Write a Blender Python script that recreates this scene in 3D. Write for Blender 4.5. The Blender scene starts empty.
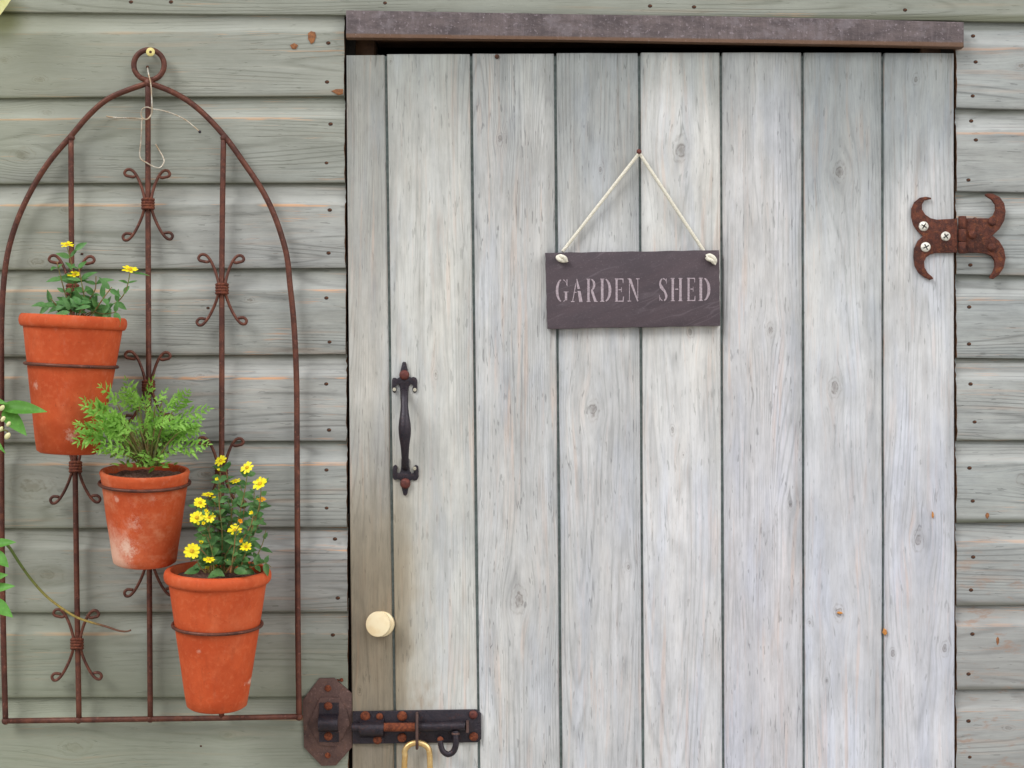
import bpy, bmesh, math, random
from mathutils import Vector, Matrix, noise as mnoise
R = math.radians
scene = bpy.context.scene
COL = scene.collection
random.seed(7)

# ------------------------------------------------------------------ camera maths
D = 2.2            # camera to wall face
S = 0.00142        # metres per pixel on the wall face (Y = 0)
ZC = 1.35          # camera height above ground
def P(x, y, Y=0.0):
    k = (D + Y) / D
    return Vector(((x - 512) * S * k, Y, ZC - (y - 384) * S * k))
def L(px, Y=0.0):
    return px * S * (D + Y) / D

# ------------------------------------------------------------------ node helper
class K:
    """tiny wrapper so node maths can be written as expressions"""
    def __init__(s, nt, sock): s.nt = nt; s.k = sock
    def _m(s, op, b=None, c=None, clamp=False):
        n = s.nt.nodes.new('ShaderNodeMath'); n.operation = op; n.use_clamp = clamp
        for i, v in enumerate((s, b, c)):
            if v is None: continue
            if isinstance(v, K): s.nt.links.new(v.k, n.inputs[i])
            else: n.inputs[i].default_value = v
        return K(s.nt, n.outputs[0])
    def __add__(s, o): return s._m('ADD', o)
    def __radd__(s, o): return s._m('ADD', o)
    def __sub__(s, o): return s._m('SUBTRACT', o)
    def __rsub__(s, o): return (s * -1.0)._m('ADD', o)
    def __mul__(s, o): return s._m('MULTIPLY', o)
    def __rmul__(s, o): return s._m('MULTIPLY', o)
    def __truediv__(s, o): return s._m('DIVIDE', o)
    def sqrt(s): return s._m('SQRT')
    def sin(s): return s._m('SINE')
    def abs(s): return s._m('ABSOLUTE')
    def pow(s, e): return s._m('POWER', e)
    def exp(s): return s._m('EXPONENT')
    def clamp(s): return s._m('ADD', 0.0, clamp=True)
    def smooth(s, a, b, lo=0.0, hi=1.0):
        n = s.nt.nodes.new('ShaderNodeMapRange'); n.interpolation_type = 'SMOOTHSTEP'
        s.nt.links.new(s.k, n.inputs[0])
        if a > b: a, b, lo, hi = b, a, hi, lo
        for i, v in zip((1, 2, 3, 4), (a, b, lo, hi)): n.inputs[i].default_value = v
        return K(s.nt, n.outputs[0])

class Mat:
    def __init__(s, name, rough=0.8, metal=0.0, spec=0.5):
        s.m = bpy.data.materials.new(name); s.m.use_nodes = True
        s.nt = s.m.node_tree; s.b = s.nt.nodes['Principled BSDF']
        s.b.inputs['Roughness'].default_value = rough; s.b.inputs['Metallic'].default_value = metal
        s.b.inputs['Specular IOR Level'].default_value = spec
        tc = s.nt.nodes.new('ShaderNodeTexCoord'); s.obj = tc.outputs['Object']
        sp = s.nt.nodes.new('ShaderNodeSeparateXYZ'); s.nt.links.new(s.obj, sp.inputs[0])
        s.x, s.y, s.z = [K(s.nt, sp.outputs[i]) for i in range(3)]
    def vec(s, a, b, c):
        n = s.nt.nodes.new('ShaderNodeCombineXYZ')
        for i, v in enumerate((a, b, c)):
            if isinstance(v, K): s.nt.links.new(v.k, n.inputs[i])
            else: n.inputs[i].default_value = v
        return n.outputs[0]
    def noise(s, v=None, scale=1.0, detail=2.0, rough=0.5, dist=0.0):
        n = s.nt.nodes.new('ShaderNodeTexNoise')
        s.nt.links.new(v if v is not None else s.obj, n.inputs['Vector'])
        n.inputs['Scale'].default_value = scale; n.inputs['Detail'].default_value = detail
        n.inputs['Roughness'].default_value = rough; n.inputs['Distortion'].default_value = dist
        return K(s.nt, n.outputs['Fac'])
    def voro(s, v, scale):
        n = s.nt.nodes.new('ShaderNodeTexVoronoi'); s.nt.links.new(v, n.inputs['Vector'])
        n.inputs['Scale'].default_value = scale
        return K(s.nt, n.outputs['Distance'])
    def mix(s, fac, a, b, mode='MIX'):
        n = s.nt.nodes.new('ShaderNodeMix'); n.data_type = 'RGBA'; n.blend_type = mode
        for i, v in ((0, fac), (6, a), (7, b)):
            if isinstance(v, K): s.nt.links.new(v.k, n.inputs[i])
            elif i == 0: n.inputs[i].default_value = v
            elif isinstance(v, tuple): n.inputs[i].default_value = (*v, 1)
            else: s.nt.links.new(v, n.inputs[i])
        return n.outputs[2]
    def color(s, c):
        if isinstance(c, tuple): s.b.inputs['Base Color'].default_value = (*c, 1)
        else: s.nt.links.new(c, s.b.inputs['Base Color'])
    def rough(s, k): s.nt.links.new(k.k, s.b.inputs['Roughness'])
    def bump(s, h, strength=0.5, dist=0.001):
        n = s.nt.nodes.new('ShaderNodeBump'); n.inputs['Strength'].default_value = strength
        n.inputs['Distance'].default_value = dist
        s.nt.links.new(h.k, n.inputs['Height']); s.nt.links.new(n.outputs[0], s.b.inputs['Normal'])

def wood(name, horiz, seed, knots=(), A=(.47, .48, .46), B=(.36, .38, .37), raw=(.50, .36, .26),
         stain_shade=None, edge=None, uc=0.0, rawamt=.35, grain=1.0, ringf=150, hue=0.0, ringamt=.24):
    m = Mat(name, rough=.82, spec=.25)
    u, v = (m.z, m.x) if horiz else (m.x, m.z)
    sd = seed * 7.31
    w = m.noise(m.vec(u * 7, v * 1.6, sd), detail=2) - .5
    u1 = u + w * (.008 if horiz else .016)
    kr = None; kmask = None
    for (ku, kv, a) in knots:
        du = u - ku; dv = (v - kv) * .55
        r2 = du * du + dv * dv
        fall = (r2 * -1.0 + 0.0) * (1 / (9 * a) ** 2)
        u1 = u1 - du * (a * a * 2.2) / (r2 + a * a * 2.2)
        rr = r2.sqrt() + (m.noise(m.vec(u * 120, v * 90, sd), detail=1) - .5) * a * .7
        soft = rr.smooth(a * 1.35, a * .2)
        core = rr.smooth(a * .42, a * .12)
        ang = m.noise(m.vec(du * (2.2 / a), dv * (2.2 / a), sd), detail=3, rough=.7)
        rings = (rr * (6.28 * 2.1 / a) + ang * 5.0).sin() * .5 + .5
        q = soft * rings.pow(3.0) * ang.smooth(.35, .55) * .9 + core * .6 + soft * .12
        kmask = q if kmask is None else kmask + q
    dd = m.noise(m.vec(v * 1.1, sd, 0.5), detail=1) * .07 - .018
    uu = u1 - uc
    rc = (uu * uu + dd * dd).sqrt()
    fld = m.noise(m.vec(u1 * 13, v * .75, sd + 3), detail=1, rough=.4)
    ph = rc * (6.283 * ringf * .45) + fld * (6.283 * ringf * .17) + m.noise(m.vec(u1 * 60, v * 6, sd + 13), detail=2) * 1.6
    ring = (ph.sin() * .5 + .5).pow(5.0)
    fine = m.noise(m.vec(u1 * 400, v * 13, sd), detail=4, rough=.65)
    ringmod = m.noise(m.vec(u * 22, v * 6.0, sd + 9), detail=3).smooth(.40, .58) * fine.smooth(.15, .45)
    med = m.noise(m.vec(u1 * 75, v * 2.2, sd + 1), detail=3)
    big = m.noise(m.vec(u * 14, v * 5, sd + 2), detail=4, rough=.6)
    speck = m.noise(m.vec(u1 * 300, v * 40, sd + 5), detail=2).smooth(.665, .70)
    drk = m.noise(m.vec(u1 * 190, v * 4.5, sd + 6), detail=3, rough=.65).smooth(.60, .74)
    rawm = m.noise(m.vec(u1 * 130, v * 5, sd + 4), detail=3).smooth(.54, .70) * m.noise(m.vec(u * 9, v * 4, sd + 14), detail=2).smooth(.42, .6)
    c = m.mix(med.smooth(.36, .64), A, B)
    c = m.mix(big.smooth(.40, .68) * .5, c, tuple(x * .80 for x in B))
    c = m.mix(big.smooth(.42, .28) * .5, c, tuple(min(1, x * 1.14) for x in A))
    c = m.mix(rawm * rawamt, c, raw)
    if hue:
        hn = m.noise(m.vec(u * 26, v * 4.5, sd + 70), detail=3, rough=.6)
        c = m.mix(hn.smooth(.5, .68) * hue, c, m.mix(1.0, c, (1.05, 1.01, .96), 'MULTIPLY'))
        c = m.mix(hn.smooth(.5, .34) * hue, c, m.mix(1.0, c, (.93, .97, 1.06), 'MULTIPLY'))
        pk = m.noise(m.vec(u1 * 160, v * 8, sd + 71), detail=3, rough=.6).smooth(.56, .68)
        c = m.mix(pk * hue * .8, c, m.mix(1.0, c, (1.04, .93, .88), 'MULTIPLY'))
    hair = m.noise(m.vec(u1 * 620, v * 34, sd + 80), detail=3, rough=.65)
    crk = (m.noise(m.vec(u1 * 55, v * 3.2, sd + 81), detail=3, rough=.6) - .5).abs().smooth(.008, .002) * m.noise(m.vec(u * 30, v * 9, sd + 82), detail=3).smooth(.56, .62)
    g = (1.0 - ring * ringmod * (ringamt * grain)) * (1.0 - fine.smooth(.45, .70) * (.15 * grain)) * (1.0 - drk * (.15 * grain)) * (1.0 - speck * (.32 * grain)) * (1.0 - crk * (.42 * grain))
    blot = m.noise(m.vec(u * 45, v * 16, sd + 90), detail=5, rough=.7)
    g = g * (1.0 - hair.smooth(.46, .66) * (.13 * grain)) * (blot.smooth(.32, .62) * .13 + .90)
    g = g * (fine.smooth(.3, .5) * .07 + .95)
    if kmask is not None:
        kmask = kmask.clamp()
        g = g * (1.0 - kmask * .45)
        c = m.mix(kmask * .25, c, tuple(x * .75 for x in raw))
    gc = m.nt.nodes.new('ShaderNodeCombineColor')
    for i in range(3): m.nt.links.new(g.k, gc.inputs[i])
    c = m.mix(1.0, c, gc.outputs[0], 'MULTIPLY')
    if stain_shade: c = stain_shade(m, c, u, v, sd)
    m.color(c)
    h = fine * .5 + ring * ringmod * -.35 + drk * -.8 + speck * -.6 + med * .3
    if kmask is not None: h = h + kmask * -.5
    m.bump(h, .55, .0009)
    m.rough(fine * .2 + .66)
    return m.m

# ------------------------------------------------------------------ mesh helpers
def mesh_obj(name, bm, mat, root=None, smooth=False, base=None):
    """bm is in world coordinates; the object is parented to root (an object) at root's world base"""
    b = root_base(root) if root else (base or Vector((0, 0, 0)))
    bmesh.ops.translate(bm, verts=bm.verts, vec=-b)
    bmesh.ops.recalc_face_normals(bm, faces=bm.faces)
    me = bpy.data.meshes.new(name); bm.to_mesh(me); bm.free()
    if smooth:
        for p in me.polygons: p.use_smooth = True
        if smooth is not True:
            me.set_sharp_from_angle(angle=R(smooth))
    for mm in (mat if isinstance(mat, (list, tuple)) else [mat]): me.materials.append(mm)
    o = bpy.data.objects.new(name, me); COL.objects.link(o)
    if root: o.parent = root
    else: o.location = b
    return o
BASE = {}
def root_base(o):
    while o.parent: o = o.parent
    return Vector(o.location)
def tag(o, label=None, cat=None, group=None, kind=None):
    if label: o['label'] = label
    if cat: o['category'] = cat
    if group: o['group'] = group
    if kind: o['kind'] = kind
    return o
def thing(name, base, label, cat, group=None):
    o = bpy.data.objects.new(name, None); COL.objects.link(o); o.location = base
    o.empty_display_size = .05
    return tag(o, label, cat, group)

def box(bm, a, b, bev=0.0, mi=0, segs=1):
    r = bmesh.ops.create_cube(bm, size=1)
    vs = r['verts']
    for v in vs:
        v.co = Vector([(a[i] + b[i]) / 2 + v.co[i] * (b[i] - a[i]) for i in range(3)])
    fs = list({f for v in vs for f in v.link_faces})
    if bev:
        es = list({e for v in vs for e in v.link_edges})
        r = bmesh.ops.bevel(bm, geom=es, offset=bev, segments=segs, affect='EDGES', profile=.5)
        fs = r['faces'] + [f for f in fs if f.is_valid]
    for f in fs: f.material_index = mi
def frames(pts):
    T = []
    n = len(pts)
    for i in range(n):
        t = (pts[min(i + 1, n - 1)] - pts[max(i - 1, 0)])
        T.append(t.normalized() if t.length > 1e-9 else Vector((0, 0, 1)))
    up = Vector((0, 1, 0)) if abs(T[0].y) < .9 else Vector((1, 0, 0))
    N = [(up - T[0] * up.dot(T[0])).normalized()]
    for i in range(1, n):
        v = N[-1] - T[i] * N[-1].dot(T[i]); N.append(v.normalized())
    return T, N
def tube(bm, pts, r, seg=8, closed=False, mi=0, flat=1.0):
    pts = [Vector(p) for p in pts]; n = len(pts)
    rs = r if isinstance(r, (list, tuple)) else [r] * n
    T, N = frames(pts)
    if closed:
        for i in range(n):
            T[i] = (pts[(i + 1) % n] - pts[i - 1]).normalized()
    rings = []
    for i, p in enumerate(pts):
        if closed:
            N[i] = (N[i] - T[i] * N[i].dot(T[i])).normalized()
        B = T[i].cross(N[i])
        rings.append([bm.verts.new(p + (N[i] * math.cos(a) * flat + B * math.sin(a)) * rs[i]) for a in [2 * math.pi * k / seg for k in range(seg)]])
    m = n if closed else n - 1
    for i in range(m):
        a, b = rings[i], rings[(i + 1) % n]
        for k in range(seg):
            f = bm.faces.new((a[k], a[(k + 1) % seg], b[(k + 1) % seg], b[k])); f.material_index = mi; f.smooth = True
    if not closed:
        for rr in (rings[0], rings[-1]):
            f = bm.faces.new(rr); f.material_index = mi
def smooth_path(pts, n=6):
    pts = [Vector(p) for p in pts]; out = []
    for i in range(len(pts) - 1):
        p0 = pts[max(i - 1, 0)]; p1 = pts[i]; p2 = pts[i + 1]; p3 = pts[min(i + 2, len(pts) - 1)]
        for k in range(n):
            t = k / n
            out.append(.5 * ((2 * p1) + (p2 - p0) * t + (2 * p0 - 5 * p1 + 4 * p2 - p3) * t * t + (3 * p1 - p0 - 3 * p2 + p3) * t ** 3))
    out.append(pts[-1]); return out
def lathe(bm, prof, M, seg=48, mi=0, close_bottom=True, wob=0):
    rings = []
    for (r, z) in prof:
        rings.append([bm.verts.new(M @ Vector((r * math.cos(2 * math.pi * k / seg), r * math.sin(2 * math.pi * k / seg), z))) for k in range(seg)])
    for a, b in zip(rings, rings[1:]):
        for k in range(seg):
            f = bm.faces.new((a[k], a[(k + 1) % seg], b[(k + 1) % seg], b[k])); f.material_index = mi; f.smooth = True
    f = bm.faces.new(rings[0]); f.material_index = mi
    f = bm.faces.new(rings[-1]); f.material_index = mi
def dome(bm, c, r, h, mi=0, seg=20, slot=False, nrm=-1):
    """a screw or rivet head, axis towards -Y; c is the centre on the surface"""
    prof = [(r * .98, 0), (r, h * .15), (r * .94, h * .45), (r * .78, h * .75), (r * .5, h * .94), (r * .18, h)]
    M = Matrix.Translation(c) @ Matrix.Rotation(R(90), 4, 'X')
    lathe(bm, prof, M, seg, mi)
def prism(bm, pts, y0, y1, mi=0, bev=0.0):
    """polygon in pixels extruded between depths y0 (front) and y1 (back)"""
    f = bm.faces.new([bm.verts.new(P(x, y, y0)) for x, y in pts])
    r = bmesh.ops.extrude_face_region(bm, geom=[f])
    vs = [g for g in r['geom'] if isinstance(g, bmesh.types.BMVert)]
    for v in vs: v.co.y = y1
    fs = [g for g in r['geom'] if isinstance(g, bmesh.types.BMFace)] + [f] + [ff for v in f.verts for ff in v.link_faces]
    for ff in set(fs): ff.material_index = mi
    if bev:
        es = [e for e in f.edges]
        r = bmesh.ops.bevel(bm, geom=es, offset=bev, segments=2, affect='EDGES', profile=.5)
        for ff in r['faces']: ff.material_index = mi
def arc(cx, cy, rx, ry, a0, a1, n=14):
    return [(cx + rx * math.cos(R(a0 + (a1 - a0) * i / n)), cy - ry * math.sin(R(a0 + (a1 - a0) * i / n))) for i in range(n + 1)]

# ------------------------------------------------------------------ simple materials
def terracotta(name, seed, white_spots, amt, bloom=0):
    m = Mat(name, rough=.85, spec=.15)
    n1 = m.noise(scale=22, detail=4, rough=.6); n2 = m.noise(scale=160, detail=3)
    c = m.mix(n1.smooth(.3, .7), (.57, .100, .032), (.47, .072, .022))
    c = m.mix(n2.smooth(.5, .75) * .22, c, (.72, .22, .10))
    n0 = m.noise(m.vec(m.x * 16, m.y * 16, m.z * 9 + seed * 3), detail=4, rough=.6)
    c = m.mix(n0.smooth(.48, .72) * .45, c, (.66, .19, .085))
    c = m.mix(n0.smooth(.46, .28) * .35, c, (.36, .055, .02))
    stain = m.noise(m.vec(m.x * 110, m.y * 110, m.z * 9 + seed), detail=3, rough=.6).smooth(.58, .72)
    c = m.mix(stain * .22, c, (.30, .055, .022))
    if bloom:
        lowm = (m.z * -1.0 + bloom).smooth(-.03, .045) * (m.x * -1.0).smooth(-.03, .045)
        bn = m.noise(m.vec(m.x * 55, m.y * 55, m.z * 40 + seed), detail=6, rough=.75)
        c = m.mix((lowm * .60 + bn - .5).smooth(.08, .60) * .80, c, (.78, .50, .38))
        sc2 = m.noise(m.vec(m.x * 30, m.y * 30, m.z * 50 + seed), detail=5, rough=.7).smooth(.5, .7)
        c = m.mix(sc2 * .35, c, (.66, .30, .17))
    sc = m.noise(m.vec(m.x * 60, m.y * 60, m.z * 25 + seed), detail=5, rough=.7).smooth(.54, .80)
    c = m.mix(sc * amt, c, (.76, .42, .30))
    for (px, pz, rr, a) in white_spots:
        d = ((m.x - px) * (m.x - px) + (m.z - pz) * (m.z - pz)).sqrt()
        msk = (d * -1 + rr + (m.noise(scale=95, detail=6, rough=.8) - .5) * rr * 4.5).smooth(0, rr * 1.1)
        c = m.mix(msk * a, c, (.80, .58, .46))
    dirt = m.noise(scale=420, detail=2).smooth(.68, .76)
    c = m.mix(dirt * .5, c, (.12, .04, .02))
    m.color(c); m.bump(n2 + n1 * 2, .35, .0012); m.rough(n1 * .3 + .5)
    return m.m
def metal(name, c1, c2, rust, ramt, rough=.6, met=.4, sc=90, bump=.5, seed=0, glint=0):
    m = Mat(name, rough=rough, metal=met, spec=.4)
    vv = m.vec(m.x + seed, m.y, m.z)
    n1 = m.noise(vv, scale=sc, detail=4, rough=.65); n2 = m.noise(vv, scale=sc * 5, detail=3)
    c = m.mix(n1.smooth(.35, .65), c1, c2)
    rm = m.noise(vv, scale=sc * .8 + 7, detail=5, rough=.7).smooth(.62 - ramt * .3, .75 - ramt * .3)
    c = m.mix(rm * min(1, ramt * 1.6), c, rust)
    n0 = m.noise(vv, scale=sc * .28, detail=3, rough=.6)
    c = m.mix(n0.smooth(.52, .68) * .6, c, tuple(x * .45 for x in c2))
    n3 = m.noise(vv, scale=sc * 2.2, detail=4, rough=.75)
    c = m.mix(n3.smooth(.56, .66) * (.25 + ramt * .5) * n0.smooth(.35, .55), c, rust)
    c = m.mix(n2.smooth(.60, .70) * .40, c, tuple(min(1, x * 2.0 + .03) for x in c1))
    c = m.mix(n3.smooth(.40, .30) * .5, c, tuple(x * .4 for x in c2))
    m.color(c); m.bump(n2 + n1 + n3, bump, .0010); m.rough(n1 * .5 + (rough - .2))
    return m.m
RUSTBAR = metal('rusty_bar', (.135, .044, .026), (.074, .025, .018), (.18, .06, .03), .3, rough=.5, met=.15, sc=45, bump=.35)
RUSTCOL = metal('rusty_collar', (.17, .045, .022), (.10, .028, .018), (.26, .085, .035), .4, rough=.75, met=.1, sc=200, bump=.8)
IRON = metal('black_iron', (.024, .021, .030), (.036, .028, .036), (.15, .045, .022), .10, rough=.30, met=.35, sc=110)
PLATEBROWN = metal('brown_plate', (.135, .078, .066), (.10, .058, .052), (.19, .09, .05), .15, rough=.6, met=.25, sc=60)
RUST = metal('rust_hinge', (.125, .032, .015), (.055, .016, .012), (.30, .095, .028), .28, rough=.62, met=.1, sc=110, bump=.9)
RUSTRIV = metal('rust_screw', (.24, .062, .022), (.12, .03, .016), (.42, .15, .05), .12, rough=.75, met=.08, sc=260, bump=.8)
DARKRIV = metal('dark_red_rivet', (.14, .035, .028), (.085, .025, .022), (.2, .06, .03), .3, rough=.5, met=.2, sc=260)
SILVER = metal('bright_screw', (.88, .87, .80), (.75, .74, .66), (.5, .35, .15), .0, rough=.35, met=.6, sc=400)
BRASS = metal('brass', (.78, .56, .26), (.62, .40, .16), (.35, .2, .1), .0, rough=.33, met=.75, sc=60, bump=.1)
NAIL = metal('nail_head', (.03, .022, .02), (.08, .035, .022), (.25, .1, .04), .4, rough=.8, met=.1, sc=700)
WIRE = metal('bare_wire', (.62, .60, .52), (.46, .34, .22), (.45, .25, .12), .3, rough=.4, met=.5, sc=60)
def plain(name, c1, c2, sc=60, rough=.8, bump=.3, dist=.001, detail=4):
    m = Mat(name, rough=rough, spec=.3); n = m.noise(scale=sc, detail=detail, rough=.6)
    m.color(m.mix(n.smooth(.3, .7), c1, c2)); m.bump(n, bump, dist); return m.m
DARK = plain('dark_interior', (.012, .010, .008), (.02, .014, .01))
FRAMEW = plain('frame_timber', (.10, .05, .025), (.05, .025, .014), sc=40)
RAWEND = plain('raw_wood_end', (.30, .15, .07), (.13, .065, .04), sc=200)
SOIL = plain('potting_soil', (.10, .05, .035), (.25, .14, .11), sc=250, bump=1, dist=.004)
CORD = plain('cord_fibre', (.85, .82, .72), (.68, .65, .54), sc=500, bump=.8)
KNOB = (lambda m: (m.color(m.mix(m.noise(scale=60, detail=3).smooth(.4, .7), (.84, .73, .49), (.78, .63, .38))), m.m)[1])(Mat('cream_knob', rough=.22, spec=.6))

def leafmat(name, c1, c2, vein=.2, sc=30, trans=.35):
    m = Mat(name, rough=.5, spec=.35)
    n = m.noise(scale=sc, detail=3); n2 = m.noise(scale=sc * 8, detail=2)
    c = m.mix(n.smooth(.35, .65), c1, c2)
    c = m.mix(n2.smooth(.5, .8) * vein, c, tuple(min(1, x * 1.7) for x in c2))
    m.color(c); m.bump(n2, .3, .0006)
    tr = m.nt.nodes.new('ShaderNodeBsdfTranslucent'); mx = m.nt.nodes.new('ShaderNodeMixShader')
    m.nt.links.new(c, tr.inputs[0]); mx.inputs[0].default_value = trans
    m.nt.links.new(m.b.outputs[0], mx.inputs[1]); m.nt.links.new(tr.outputs[0], mx.inputs[2])
    m.nt.links.new(mx.outputs[0], m.nt.nodes['Material Output'].inputs[0])
    return m.m
LEAF1 = leafmat('creeping_leaf', (.085, .23, .06), (.14, .32, .10), sc=60)
LEAF3 = leafmat('bushy_leaf', (.060, .165, .045), (.135, .29, .095), sc=70)
FERN = leafmat('feathery_leaf', (.20, .44, .06), (.32, .60, .11), sc=60)
CLIMB = leafmat('climber_leaf', (.10, .30, .04), (.16, .42, .08))
CLIMBY = leafmat('pale_leaf', (.75, .75, .30), (.85, .82, .42))
STEMG = plain('green_stem', (.16, .22, .06), (.22, .14, .06), sc=80, rough=.6)
STEMR = plain('reddish_stem', (.26, .12, .05), (.16, .2, .06), sc=60, rough=.6)
PETAL = leafmat('yellow_petal', (.95, .84, .02), (.93, .78, .01), vein=0, trans=.2)
PETALO = leafmat('orange_petal', (.95, .50, .02), (.85, .35, .01), trans=.2)
FCENT = plain('flower_centre', (.80, .50, .02), (.45, .26, .02), sc=900, bump=1)
BUD = plain('cream_bud', (.75, .70, .42), (.6, .62, .3), sc=200)
# twig: green at the wall side going to yellow then brown
_m = Mat('twig_bark', rough=.6); _c = _m.mix(_m.x.smooth(P(30, 0).x - P(-25, 0, -.05).x, P(75, 0).x - P(-25, 0, -.05).x), (.11, .18, .04), (.36, .27, .06))
_c = _m.mix(_m.x.smooth(P(95, 0).x - P(-25, 0, -.05).x, P(112, 0).x - P(-25, 0, -.05).x), _c, (.16, .07, .04)); _m.color(_m.mix(_m.noise(scale=300).smooth(.55, .65) * .5, _c, (.1, .06, .03)))
TWIG = _m.m

# ------------------------------------------------------------------ the unseen ground
bm = bmesh.new()
bmesh.ops.create_grid(bm, x_segments=4, y_segments=4, size=60)
GR = Mat('gravel_ground', rough=.95)
GR.color(GR.mix(GR.noise(scale=4, detail=6, rough=.7).smooth(.4, .6), (.50, .47, .42), (.34, .32, .27))); GR.bump(GR.noise(scale=80, detail=4), .8, .01)  # unseen ground made pale to bounce fill light up the wall
g = mesh_obj('ground', bm, GR.m); tag(g, kind='structure')

# ------------------------------------------------------------------ the shed
shed = thing('garden_shed', (0, 0, 0), 'weathered sage green timber garden shed with a pale grey plank door', 'shed')

def stain_shade_wall(m, c, u, v, sd, ztop, zbot, h, left):
    """dirt and algae along the lower lip, orange worn paint along the arris of the cove"""
    arr = ztop - 21 * S
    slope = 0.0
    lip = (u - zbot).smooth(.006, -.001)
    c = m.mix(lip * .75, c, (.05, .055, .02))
    wear = m.noise(m.vec(v * 9, u * 130, sd + 30), detail=3, rough=.6).smooth(.47, .56) * m.noise(m.vec(v * 2.6, sd, 1.5), detail=2).smooth(.38, .50)
    band = ((u - arr).abs()).smooth(.0034, .0012)
    c = m.mix(wear * band * (.9 if left else .45), c, (.66, .36, .20))
    wear2 = m.noise(m.vec(v * 14, u * 420, sd + 40), detail=3, rough=.6).smooth(.58, .68) * m.noise(m.vec(v * 5, u * 40, sd + 1.5), detail=2).smooth(.53, .63)
    c = m.mix(wear2 * .65, c, (.58, .32, .19))
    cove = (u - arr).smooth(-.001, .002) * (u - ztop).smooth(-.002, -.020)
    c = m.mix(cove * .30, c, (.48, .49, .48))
    top = (u - ztop).smooth(-.006, 0)  # contact shade under the board above, put into the colour
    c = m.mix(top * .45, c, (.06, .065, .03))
    if not left:
        low = (u * -1.0 + P(0, 500).z).smooth(0, .22)
        rs = m.noise(m.vec(v * 22, u * 60, sd + 50), detail=4, rough=.7).smooth(.54, .68)
        c = m.mix(rs * low * .7, c, (.36, .17, .08))
        c = m.mix(low * .45, c, (.26, .255, .25))
    else:
        # greener, damper towards the left and the bottom
        gm = (v * -1.0 + P(260, 0).x).smooth(0, .35) * m.noise(m.vec(v * 3, u * 5, sd), detail=4).smooth(.25, .6)
        c = m.mix(gm * .45, c, (.27, .29, .20))
        lowg = (u * -1.0 + P(0, 560).z).smooth(0, .2)
        c = m.mix(lowg * .62, c, (.235, .26, .185))
        tg = (u - P(0, 330).z).smooth(0, .45)
        c = m.mix(tg * .40, c, (.28, .30, .22))
        # shadow of the overhanging leaves painted into the corner
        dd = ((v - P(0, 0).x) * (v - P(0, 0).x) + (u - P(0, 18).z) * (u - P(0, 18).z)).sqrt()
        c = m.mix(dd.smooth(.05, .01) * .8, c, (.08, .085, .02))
    return c

def clad_board(xa, xb, ta, tb, ba, bb, idx, left, knots=(), yo=0.0, endcap=True):
    """xa,xb: world X ends; ta/tb: top exposed edge height at both ends; ba/bb: bottom edge heights."""
    bm = bmesh.new()
    h = (ta - ba)
    n = 14; cove = 21 * S
    def prof(t, b):
        pr = [(.012, t + .018), (.0105, t + .018), (.0068, t + .001), (.0058, t - .003)]
        for i in range(1, 9):
            a = i / 8
            yy = .0058 * (1 - a ** 5.0); zz = t - .003 - (cove - .003) * a
            pr.append((max(yy, 0.0), zz))
        pr += [(-.0003, t - cove - .0012)]
        zz0 = t - cove
        for i in range(1, 8): pr.append((-.0003 - .0006 * math.sin(math.pi * i / 8), zz0 + (b + .003 - zz0) * i / 8))
        pr += [(0, b + .0022), (.0006, b + .0007), (.002, b), (.012, b + .0004)]
        return pr
    xs = []
    nseg = max(2, int((xb - xa) / .03))
    cols = []
    rnd = random.Random(idx)
    for i in range(nseg + 1):
        k = i / nseg; x = xa + (xb - xa) * k
        t = ta + (tb - ta) * k; b = ba + (bb - ba) * k
        b += .0009 * mnoise.noise(Vector((x * 6, idx * 3.3, 0)))
        jag = .0012 * rnd.uniform(-1, 1)
        cols.append([bm.verts.new((x + ((mnoise.noise(Vector((z * 150, idx, 4))) * .0022) if i in (0, nseg) else 0), y + yo + .0007 * mnoise.noise(Vector((x * 3, z * 20, idx))), z)) for (y, z) in prof(t, b)])
    for a, b in zip(cols, cols[1:]):
        for k in range(len(a) - 1):
            f = bm.faces.new((a[k], b[k], b[k + 1], a[k + 1])); f.smooth = True
        f = bm.faces.new((a[-1], b[-1], b[0], a[0]))
    f1 = bm.faces.new(cols[0]); f2 = bm.faces.new(cols[-1])
    f1.material_index = f2.material_index = 1
    base = [(.345, .36, .34), (.36, .37, .355), (.335, .35, .33), (.365, .375, .365)][idx % 4]
    if not left: base = [(.405, .43, .42), (.38, .405, .40), (.41, .43, .42)][idx % 3]
    if left:
        t = min(1, max(0, idx / 8.0)); base = tuple(b * (1 + .10 * math.sin(math.pi * t)) for b in base)
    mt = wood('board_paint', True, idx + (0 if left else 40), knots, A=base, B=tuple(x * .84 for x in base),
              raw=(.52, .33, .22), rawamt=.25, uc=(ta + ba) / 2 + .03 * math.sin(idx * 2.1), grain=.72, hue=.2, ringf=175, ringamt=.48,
              stain_shade=lambda m, c, u, v, s: stain_shade_wall(m, c, u, v, s, (ta + tb) / 2, (ba + bb) / 2, h, left))
    o = mesh_obj('cladding_board', bm, [mt, RAWEND], shed, smooth=32)
    return o

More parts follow.
